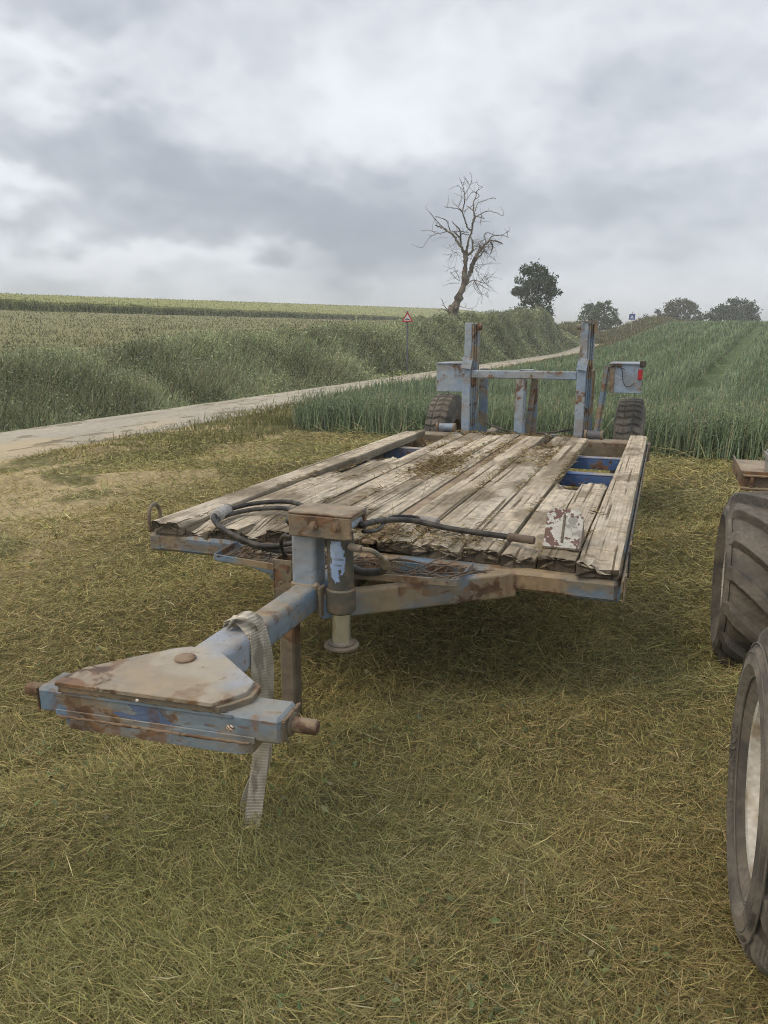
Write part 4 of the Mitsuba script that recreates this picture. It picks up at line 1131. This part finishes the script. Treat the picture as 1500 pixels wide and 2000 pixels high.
def debris():
    """Hay, chaff and dirt caught in the joints of the deck."""
    n = 5200
    g = np.array([-.898, -.768, -.606, -.478, -.318, -.156, -.020, .045, .211, .437, .597, .746, .901])
    k = RNG.integers(0, len(g), n)
    y = RNG.uniform(.05, 3.9, n)
    x = g[k] + RNG.normal(size=n) * .011
    keep = (meshkit.fbm(np.stack([x * 3, y * 2.2, 0 * x], -1), 3, 71) > .50) & (y < np.select([x < -.83, x < -.69, x > .67], [1.5, 2.2, 1.68], 3.9))
    s1 = 1900
    x = np.concatenate([x[keep], -.22 + .085 * RNG.normal(size=s1), RNG.uniform(-.2, .5, 1300), RNG.uniform(.25, .46, 500), RNG.uniform(-.6, .5, 1300)])
    y = np.concatenate([y[keep], 2.0 + .26 * RNG.normal(size=s1), .18 + .10 * RNG.normal(size=1300), RNG.uniform(2.2, 3.3, 500), 3.98 + .08 * RNG.normal(size=1300)])
    n = len(x)
    a = RNG.uniform(0, 6.283, n)
    d = np.stack([np.cos(a), np.sin(a), RNG.uniform(-.05, .35, n)], 1)
    z = np.where(y > 3.92, .765, .803)
    v, f = ribbons(np.stack([x, y, z + RNG.random(n) * .008], 1), d, RNG.uniform(.015, .055, n), RNG.uniform(.002, .0042, n) * (1 + .25 * y), RNG.normal(size=(n, 3)) * .2)
    c = palette(n, [(.33, .26, .14), (.20, .15, .08), (.11, .085, .05), (.40, .34, .19)], [.35, .3, .2, .15])
    k = 60
    xs, ys = RNG.choice([-.02, .211, .211, -.478], k) + .006 * RNG.normal(size=k), RNG.uniform(.4, 3.4, k)
    d = np.stack([.3 * RNG.normal(size=k), .3 * RNG.normal(size=k), 1 + 0 * xs], 1)
    v2, f2 = ribbons(np.stack([xs, ys, 0 * xs + .79], 1), d, RNG.uniform(.04, .12, k), .004, RNG.normal(size=(k, 3)) * .25)
    return merge([(v, f, np.repeat(c, 5, 0)), (v2, f2, np.repeat(palette(k, [(.28, .24, .11), (.22, .22, .09)], [.6, .4]), 5, 0))])


m, c = debris()
obj('chaff', m, 'plant', label='dry hay and dirt caught between the deck planks', cat='hay', kind='stuff', color=c)

# ------------------------------------------------------------------ farm machine at the right edge
FM = thing('farm_machine', 'muddy farm machine with wide lugged tyres, cut off by the right edge', 'farm machine')


def lugs(TH, X):
    n, hgt, h = 14, .046, .26
    s = np.sign(X)
    u = TH * n / (2 * np.pi) + (np.abs(X) / h) ** .85 * -1.25 + np.where(s > 0, .5, 0)
    q = u % 1
    return hgt * ss(.0, .05, q) * ss(.45, .38, q) * ss(0.0, .03, np.abs(X) + .012)


for (c, ang) in (((1.742, -.80, .445), 0), ((1.79, 1.18, .445), .3)):
    w = key_for('wheel', FM)
    tag(w, 'near wheel with pale worn rim' if ang == 0 else 'far wheel with thick slanting lugs')
    p, wt = profile(.52, .418, .26, 60, .022, .03, .022)
    p[0], p[-1] = (-.225, .245), (.225, .245)
    obj('tyre', tyre_mesh(c, p, wt, lambda t, x: lugs(t + ang, x), 900), 'muddy_rubber', w, smooth=35)
    r = obj('rim', [lathe(c, [(-.222, .256), (-.240, .250), (-.236, .236), (-.205, .226), (-.16, .20), (-.10, .19), (-.085, .15), (-.06, .12), (-.06, .001)], 96), lathe(c, [(.222, .252), (.1, .23), (-.16, .21)])], 'worn_rim', w, smooth=30)
    for k in range(8):
        q = k * math.pi / 4
        obj('wheel_nut', rod((c[0] - .075, c[1] + .085 * math.cos(q), c[2] + .085 * math.sin(q)), (c[0] - .06, c[1] + .085 * math.cos(q), c[2] + .085 * math.sin(q)), .012, 6), 'dark_steel', r)
    if ang == 0:
        # raised maker's lettering round the side wall
        t = meshkit.text_mesh('ALLIANCE', .042, .003, bold=True)
        v = np.array(t.vertices)
        rad = .312
        q = math.pi + .80 - v[:, 0] / (rad + .02)
        t2 = t.copy()
        rr = rad + v[:, 1]
        wall = np.interp(rr, [.27, .331, .374, .40], [-.245, -.281, -.2745, -.262]) - .0005 - v[:, 2]
        t2.vertices = np.stack([c[0] + wall, c[1] - rr * np.cos(q), c[2] + rr * np.sin(q)], 1)
        for rr in (.300, .366, .392):
            g = np.linspace(0, 2 * np.pi, 140)
            xw = np.interp(rr, [.27, .331, .374, .40], [-.245, -.281, -.2745, -.262])
            obj('sidewall_ring', tube(np.stack([0 * g + c[0] + xw, c[1] - rr * np.cos(g), c[2] + rr * np.sin(g)], 1), .0032, 6, False), 'letter_rubber', w, smooth=True)
        obj('lettering', t2, 'letter_rubber', w)
obj('axle', [rod((1.75, -.80, .445), (3.4, -.80, .445), .06, 14), rod((1.8, 1.18, .445), (3.4, 1.18, .445), .06, 14), cbox(2.35, 2.50, -1.5, 2.1, .55, .72, .01)], 'dark_steel', FM)
obj('tray', [cbox(1.652, 3.2, 2.05, 2.058, .775, .870, .002), cbox(1.65, 1.6585, 2.059, 2.7, .775, .872, .002), cbox(1.66, 3.2, 2.06, 2.7, .835, .845, .002), cbox(1.66, 3.2, 2.02, 2.049, .838, .850, .003), cbox(1.70, 1.72, 2.02, 2.0495, .775, .837, .003), cbox(1.652, 3.2, 2.01, 2.0495, .760, .7745, .003)], 'tray_rust', FM)
obj('box', [cbox(1.80, 2.1, 2.10, 2.3, .847, .93, .006), cbox(1.79, 2.1, 2.11, 2.3, .9305, .965, .004), cbox(1.8, 2.1, 2.12, 2.3, .9655, .975, .003)], 'grey_plastic', FM)

# ------------------------------------------------------------------ a tall weed in flower at the road's edge
def flowering_weed():
    rg = np.random.default_rng(5)
    x, y = -5.75, 16.6
    z = float(height(x, y))
    t = thing('flowering_weed', 'tall branching weed with small yellow flowers between road and wheat', 'plant')
    st, lv, fl = [], [], []
    for _ in range(16):
        a, L = rg.uniform(0, 6.28), rg.uniform(.35, .85)
        tip = np.array([x + .38 * math.cos(a) * L + rg.normal() * .05, y + .35 * math.sin(a) * L, z + L])
        P = spline([(x, y, z), (x + (tip[0] - x) * .3, y + (tip[1] - y) * .3, z + .5 * L), tip], 5)
        st.append(tube(P, np.linspace(.009, .004, len(P)), 4, False))
        fl += [tip + rg.normal(size=3) * .03 for _ in range(3)]
        lv += [P[i] + rg.normal(size=3) * .04 for i in rg.integers(1, len(P), 7)]
    obj('stems', st, 'grey_stem', t, smooth=True)
    v, f = leaves(np.array(lv), .07)
    obj('leaves', (v, f), 'plant', t, color=np.repeat(palette(len(lv), [(.18, .22, .11), (.24, .27, .15)], [.5, .5]), 4, 0), kind='stuff')
    v, f = leaves(np.array(fl), .045)
    obj('flowers', (v, f), 'plant', t, color=np.repeat(palette(len(fl), [(.62, .55, .20), (.60, .58, .42)], [.6, .4]), 4, 0), kind='stuff')


bs('grey_stem', lambda p, n, uv: mi.Color3f(.20, .22, .12), .8)
flowering_weed()

# ------------------------------------------------------------------ road signs
SG = thing('warning_sign', 'red bordered triangular warning sign with speed bump symbol on a grey post by the road', 'road sign')
sx, sy = -10.25, 31.3
sz = float(height(sx, sy))
fwd = np.array([sx - EYE[0], sy - EYE[1], 0])
fwd /= np.linalg.norm(fwd)
rgt = np.array([fwd[1], -fwd[0], 0])


def on_plate(poly, base, d0, th):
    """A flat plate facing the camera's side of the road: polygon in (right, up) metres."""
    P = Polygon(poly) if not hasattr(poly, 'exterior') else poly
    m = trimesh.creation.extrude_polygon(P, th, engine='earcut')
    M = np.eye(4)
    M[:3, 0], M[:3, 1], M[:3, 2], M[:3, 3] = rgt, [0, 0, 1], -fwd, np.asarray(base) - fwd * d0
    return m.apply_transform(M)


def rtri(s, r):
    return Polygon([(-s / 2, 0), (s / 2, 0), (0, s * .866)]).buffer(-r).buffer(r)


top = 1.65 + (630 - 660) / 1509 * -1 * np.hypot(sx - EYE[0], sy - EYE[1])
obj('post', rod((sx, sy, sz - .1), (sx, sy, top + .50), .045, 12), 'grey_post', SG, smooth=30)
B0 = np.array([sx, sy, top])
obj('plate', on_plate(rtri(.56, .05), B0, .05, .01), 'sign_red', SG)
obj('inner_plate', on_plate(rtri(.35, .012), B0 + [0, 0, .065], .061, .003), 'sign_white', SG)
bump_ = [(-.125, .0), (.125, 0), (.125, .022), (.09, .024), (.06, .045), (.03, .065), (-.03, .065), (-.06, .045), (-.09, .024), (-.125, .022)]
obj('symbol', on_plate(bump_, B0 + [0, 0, .098], .0645, .002), 'sign_black', SG)

SB = thing('blue_sign', 'small square blue road sign with white triangle symbol on a pale post at the bend', 'road sign')
sx, sy = -4.45, 126.0
sz = float(height(sx, sy))
fwd = np.array([sx - EYE[0], sy - EYE[1], 0])
dist = np.linalg.norm(fwd)
fwd /= dist
rgt = np.array([fwd[1], -fwd[0], 0])
ctr = 1.65 + 38 / 1509 * dist
obj('post', rod((sx, sy, min(sz, ctr - 2.4)), (sx, sy, ctr + .8), .06, 8), 'pale_post', SB)
B0 = np.array([sx, sy, ctr])
obj('plate', on_plate([(-.46, -.46), (.46, -.46), (.46, .46), (-.46, .46)], B0, .07, .02), 'sign_blue', SB)
obj('symbol', on_plate([(-.30, -.26), (-.12, -.26), (-.06, -.14), (.06, -.14), (.12, -.26), (.30, -.26), (0, .30)], B0, .093, .004), 'sign_white', SB)

# ------------------------------------------------------------------ trees
def at(u, D, up):
    """A point D metres off along the horizontal direction u (right / forward of the view), up metres high."""
    return np.array([EYE[0] + D * (math.cos(YAW) * u - math.sin(YAW)), EYE[1] + D * (math.sin(YAW) * u + math.cos(YAW)), up])


def dead_tree():
    D = 54.0
    k = D / 1509 / 6.667

    def P(cx, cy, depth=0.0):
        x, y = 820 + cx / 6.667, 340 + cy / 6.667
        return at((x - 750) / 1509, D + depth, 1.65 + math.tan(math.atan((1000 - y) / 1470) - PITCH) * (D + depth))
    rg = np.random.default_rng(11)
    trunk = [(430, 2020, 62), (432, 1880, 66), (440, 1750, 60), (500, 1600, 44), (555, 1440, 36), (562, 1280, 32), (570, 1140, 30), (572, 1050, 26)]
    limbs = [[(575, 1440, 34), (620, 1310, 28), (660, 1190, 30), (690, 1110, 26), (740, 1010, 18), (800, 940, 15), (860, 880, 12), (920, 870, 10), (1036, 912, 8)],
             [(570, 1060, 22), (520, 970, 18), (460, 880, 15), (380, 770, 13), (270, 700, 11), (180, 668, 7)],
             [(575, 1060, 22), (590, 950, 15), (610, 860, 12), (640, 740, 12), (655, 620, 14), (670, 560, 15), (660, 480, 9), (655, 380, 7), (680, 290, 6), (690, 220, 4)],
             [(640, 740, 10), (590, 700, 9), (550, 600, 9), (522, 500, 8), (540, 380, 7), (540, 270, 6), (518, 170, 5), (490, 75, 3)],
             [(600, 1050, 16), (650, 1010, 15), (660, 930, 10), (650, 850, 7), (600, 790, 6), (520, 770, 5)],
             [(510, 930, 12), (500, 830, 14), (490, 740, 10), (390, 610, 4)], [(480, 820, 12), (420, 750, 8)],
             [(380, 770, 8), (350, 690, 6), (325, 610, 6), (260, 575, 5), (175, 550, 3)], [(270, 690, 6), (190, 600, 5), (110, 500, 4)],
             [(600, 760, 5), (480, 745, 5), (330, 750, 5), (210, 775, 4), (110, 735, 3), (0, 740, 2)], [(190, 780, 4), (110, 830, 3), (20, 960, 2)],
             [(522, 500, 6), (470, 455, 5), (380, 440, 4), (290, 425, 3)], [(520, 480, 5), (460, 430, 4), (395, 365, 3)], [(470, 420, 4), (510, 330, 2)], [(540, 490, 5), (600, 430, 3)],
             [(540, 270, 4), (600, 160, 3), (630, 85, 2)], [(600, 150, 3), (575, 85, 2)], [(525, 140, 3), (550, 50, 2)], [(518, 200, 3), (445, 140, 2)],
             [(680, 560, 9), (750, 520, 6), (810, 490, 5), (880, 485, 4), (1030, 545, 3)], [(710, 555, 6), (800, 580, 3)], [(760, 540, 5), (745, 660, 3)],
             [(670, 490, 7), (620, 450, 6), (565, 410, 4)], [(680, 480, 6), (710, 380, 5), (790, 345, 4), (890, 310, 3), (935, 325, 2)], [(670, 330, 5), (725, 285, 4), (690, 230, 4), (765, 170, 2)], [(680, 240, 4), (635, 230, 3), (565, 335, 2)],
             [(690, 1130, 14), (760, 1060, 9), (810, 1000, 7), (880, 1060, 4), (965, 1135, 2)], [(830, 900, 10), (810, 830, 6), (800, 790, 5), (850, 762, 4), (980, 800, 3), (1120, 745, 2)], [(850, 880, 8), (910, 805, 7), (1050, 800, 4), (1110, 830, 2)],
             [(880, 890, 10), (910, 940, 11), (890, 1045, 5)],
             [(590, 1440, 10), (650, 1390, 7), (720, 1390, 6), (820, 1420, 3), (920, 1380, 2)], [(690, 1390, 6), (740, 1480, 5), (800, 1560, 3), (880, 1600, 2)], [(680, 1400, 4), (700, 1490, 3), (790, 1570, 2), (790, 1690, 1.5)],
             [(505, 1390, 5), (440, 1350, 3), (380, 1270, 2)], [(500, 1370, 4), (450, 1260, 2), (430, 1200, 1.5)], [(500, 1420, 3), (375, 1420, 1.5)],
             [(370, 1790, 8), (310, 1710, 4), (280, 1640, 2)], [(365, 1790, 6), (270, 1745, 3)], [(370, 1850, 6), (290, 1800, 2)], [(500, 1720, 5), (580, 1740, 3), (680, 1760, 1.5)]]
    tr = []
    for limb in [trunk] + limbs:
        dz = rg.uniform(-1.6, 1.6) if limb is not trunk else 0
        pts = np.array([P(a, b_, dz * min(1, i / 3)) for i, (a, b_, r) in enumerate(limb)])
        rad = np.array([r for _, _, r in limb]) * k
        n = 5
        sp = spline(pts, n)
        sp[1:-1] += .03 * rg.normal(size=(len(sp) - 2, 3)) * np.minimum(1, rad.mean() * 12)
        rr = np.interp(np.linspace(0, 1, len(sp)), np.linspace(0, 1, len(rad)), np.maximum(rad, .014))
        rr *= 1 + .14 * rg.normal(size=len(rr)) * (limb is trunk)
        tr.append((sp, rr))
    t = thing('dead_tree', 'tall bare dead tree with forked trunk standing on the grassy bank', 'tree')
    obj('trunk', [tube(*tr[0], 16)], 'dead_bark', t, smooth=True)
    obj('limbs', [tube(s, r, 7) for s, r in tr[1:]], 'dead_bark', t, smooth=True)
    tw = []
    for s, r in tr[1:]:
        big = r.max() > .18
        for _ in range(6 if big else 2):
            i = rg.integers(len(s) // 3, len(s))
            d = rg.normal(size=3) + [0, 0, .5]
            d /= np.linalg.norm(d)
            L = rg.uniform(.25, .8)
            p0 = s[i]
            tw.append(tube(spline([p0, p0 + d * L * .5 + rg.normal(size=3) * .06, p0 + d * L + rg.normal(size=3) * .14], 3), np.linspace(.015, .008, 7), 4, False))
    for cx, cy, n, L, drop in ((760, 960, 45, .8, -.15), (700, 900, 18, .7, .1), (780, 1380, 28, 1.3, -.1), (730, 1200, 14, 1.2, -.2), (450, 1000, 13, 1.1, -.5), (430, 900, 8, .9, -.4), (480, 1330, 8, 1.0, .2), (820, 930, 18, .7, -.3)):
        for _ in range(n):
            p0 = P(cx + rg.normal() * 45, cy + rg.normal() * 45, rg.normal() * .7)
            d = rg.normal(size=3) + [.25 if cx > 600 else -.3, 0, drop]
            d /= np.linalg.norm(d)
            tw.append(tube(spline([p0, p0 + d * L * .5, p0 + d * L + rg.normal(size=3) * .2 + [0, 0, drop * .3]], 3), np.linspace(.013, .007, 7), 3, False))
    obj('twigs', tw, 'dead_bark', t, smooth=True, kind='stuff')


dead_tree()


def tree(name, label, u, D, base, blobs, leaf, n, cols, seed, group=None, branches=14):
    """blobs: (right, up, radius across, radius up, weight) in metres about the foot of the trunk."""
    global RNG
    keep, RNG = RNG, np.random.default_rng(seed)
    rg = RNG
    t = thing(name, label, 'tree' if 'bush' not in name else 'bush', group)
    o = at(u, D, base)
    R_ = np.array([math.cos(YAW), math.sin(YAW), 0])
    F_ = np.array([-math.sin(YAW), math.cos(YAW), 0])
    B = np.array(blobs, float)
    ctrs, lv = [], []
    for bx_, bz, ra, rz, w in B:
        m_ = int(26 * w) + 7
        d = rg.normal(size=(m_, 3))
        d /= np.linalg.norm(d, axis=1, keepdims=True)
        d *= (rg.random((m_, 1)) ** .4) * 1.22
        c = np.array([bx_, 0, bz]) + d * [ra, ra * .8, rz]
        ctrs.append(c)
        k = int(n * w / B[:, 4].sum())
        pick = rg.integers(0, m_, k)
        sc = .12 * min(ra, rz) + leaf * .5
        lv.append(c[pick] + rg.normal(size=(k, 3)) * sc * [.9, .9, .75])
    ctrs, lv = np.vstack(ctrs), np.vstack(lv)
    lv = lv[lv[:, 2] > -.3]
    W = lambda q: o + q[:, :1] * R_ + q[:, 1:2] * F_ + q[:, 2:] * [0, 0, 1]
    v, f = leaves(W(lv), leaf * rg.uniform(.6, 1.4, len(lv)))
    c = palette(len(lv), cols, np.ones(len(cols)), .22)
    obj('crown', (v, f), 'leaf', t, color=np.repeat(c, 4, 0))
    hub = np.array([np.average(ctrs[:, 0]), 0, ctrs[:, 2].min() * .6 + .25 * ctrs[:, 2].mean()])
    tk = [tube(spline(W(np.array([[hub[0] * .6, 0, -.6], [hub[0] * .8, 0, hub[2] * .5], hub])), 5), np.linspace(.26, .18, 11) * (ctrs[:, 2].max() / 8), 8)]
    for c_ in ctrs[rg.permutation(len(ctrs))[:branches]]:
        mid = (hub + c_) / 2 + rg.normal(size=3) * .25
        tk.append(tube(spline(W(np.array([hub, mid, c_])), 4), np.linspace(.09, .02, 9), 5, False))
    obj('trunk', tk, 'bark', t, smooth=True)
    RNG = keep


DK = [(.058, .090, .046), (.075, .112, .056), (.046, .072, .038), (.095, .135, .068)]
MD = [(.13, .18, .095), (.16, .215, .115), (.105, .15, .078), (.19, .24, .13)]
BR_ = [(.115, .125, .066), (.095, .112, .057), (.14, .14, .08), (.078, .09, .05)]
m95 = 95 / 1509
tree('bushy_tree', 'bushy dark tree with ragged crown just right of the dead tree', (1043 - 750) / 1509, 95, 3.4,
     [(0, 3.2, 1.7, 2.0, 1.6), (-.8, 4.9, 1.5, 1.2, 1), (.9, 4.7, 1.3, 1.1, .9), (-.3, 6.2, .9, .7, .5), (-2.0, 3.8, .9, .6, .4), (2.3, 3.6, .8, .4, .3), (1.9, 5.0, .6, .7, .25), (-1.3, 6.2, .5, .5, .2), (.8, 6.0, .5, .6, .2), (0, 1.2, 2.2, 1.1, 1.2)], .31, 5200, DK, 1)
tree('spreading_tree', 'bright green many stemmed tree behind the right rear post of the trailer', (1164 - 750) / 1509, 140, 1.6,
     [(-1.0, 3.6, 2.0, 1.9, 1.3), (.9, 3.4, 1.9, 1.8, 1.2), (0, 1.6, 2.8, 1.5, 1.1), (1.9, 5.4, .5, 1.1, .22), (-1.6, 5.3, .7, .8, .3), (.4, 5.5, .6, .8, .3), (3.3, 4.0, .35, 1.4, .16), (-3.2, 2.5, .7, .4, .2), (3.6, 2.4, .8, .6, .2)], .38, 4600, MD, 2)
tree('thin_tree', 'olive brown tree with thin open crown on the right skyline', (1322 - 750) / 1509, 172, 3.2,
     [(0, 5.3, 2.7, 1.5, 1.2), (-2.4, 3.6, 2.0, 1.5, .9), (2.2, 4.4, 1.7, 1.3, .7), (0, 2.2, 4.0, 1.4, 1.0), (4.3, 2.6, 1.3, 1.4, .35), (-4.2, 1.6, 1.0, 1.1, .4), (5.6, 3.0, .8, .6, .1)], .42, 4600, BR_, 3, branches=26)
tree('dense_tree', 'dense dark rounded tree, farthest right on the skyline', (1427 - 750) / 1509, 172, 3.4,
     [(.4, 4.6, 3.2, 1.7, 1.5), (-2.6, 3.4, 2.2, 1.6, 1.0), (2.8, 3.6, 2.1, 1.7, 1.0), (0, 1.7, 4.6, 1.5, 1.5), (-4.9, 1.0, 1.5, .9, .4), (4.9, 2.6, 1.0, 1.0, .2)], .46, 7500, DK, 4)
tree('round_bush', 'small dark round bush beside the blue sign', (1262 - 750) / 1509, 150, 3.3, [(0, 1.2, 1.5, 1.0, 1), (.9, .9, 1.0, .7, .5)], .3, 1400, DK, 5, branches=4)
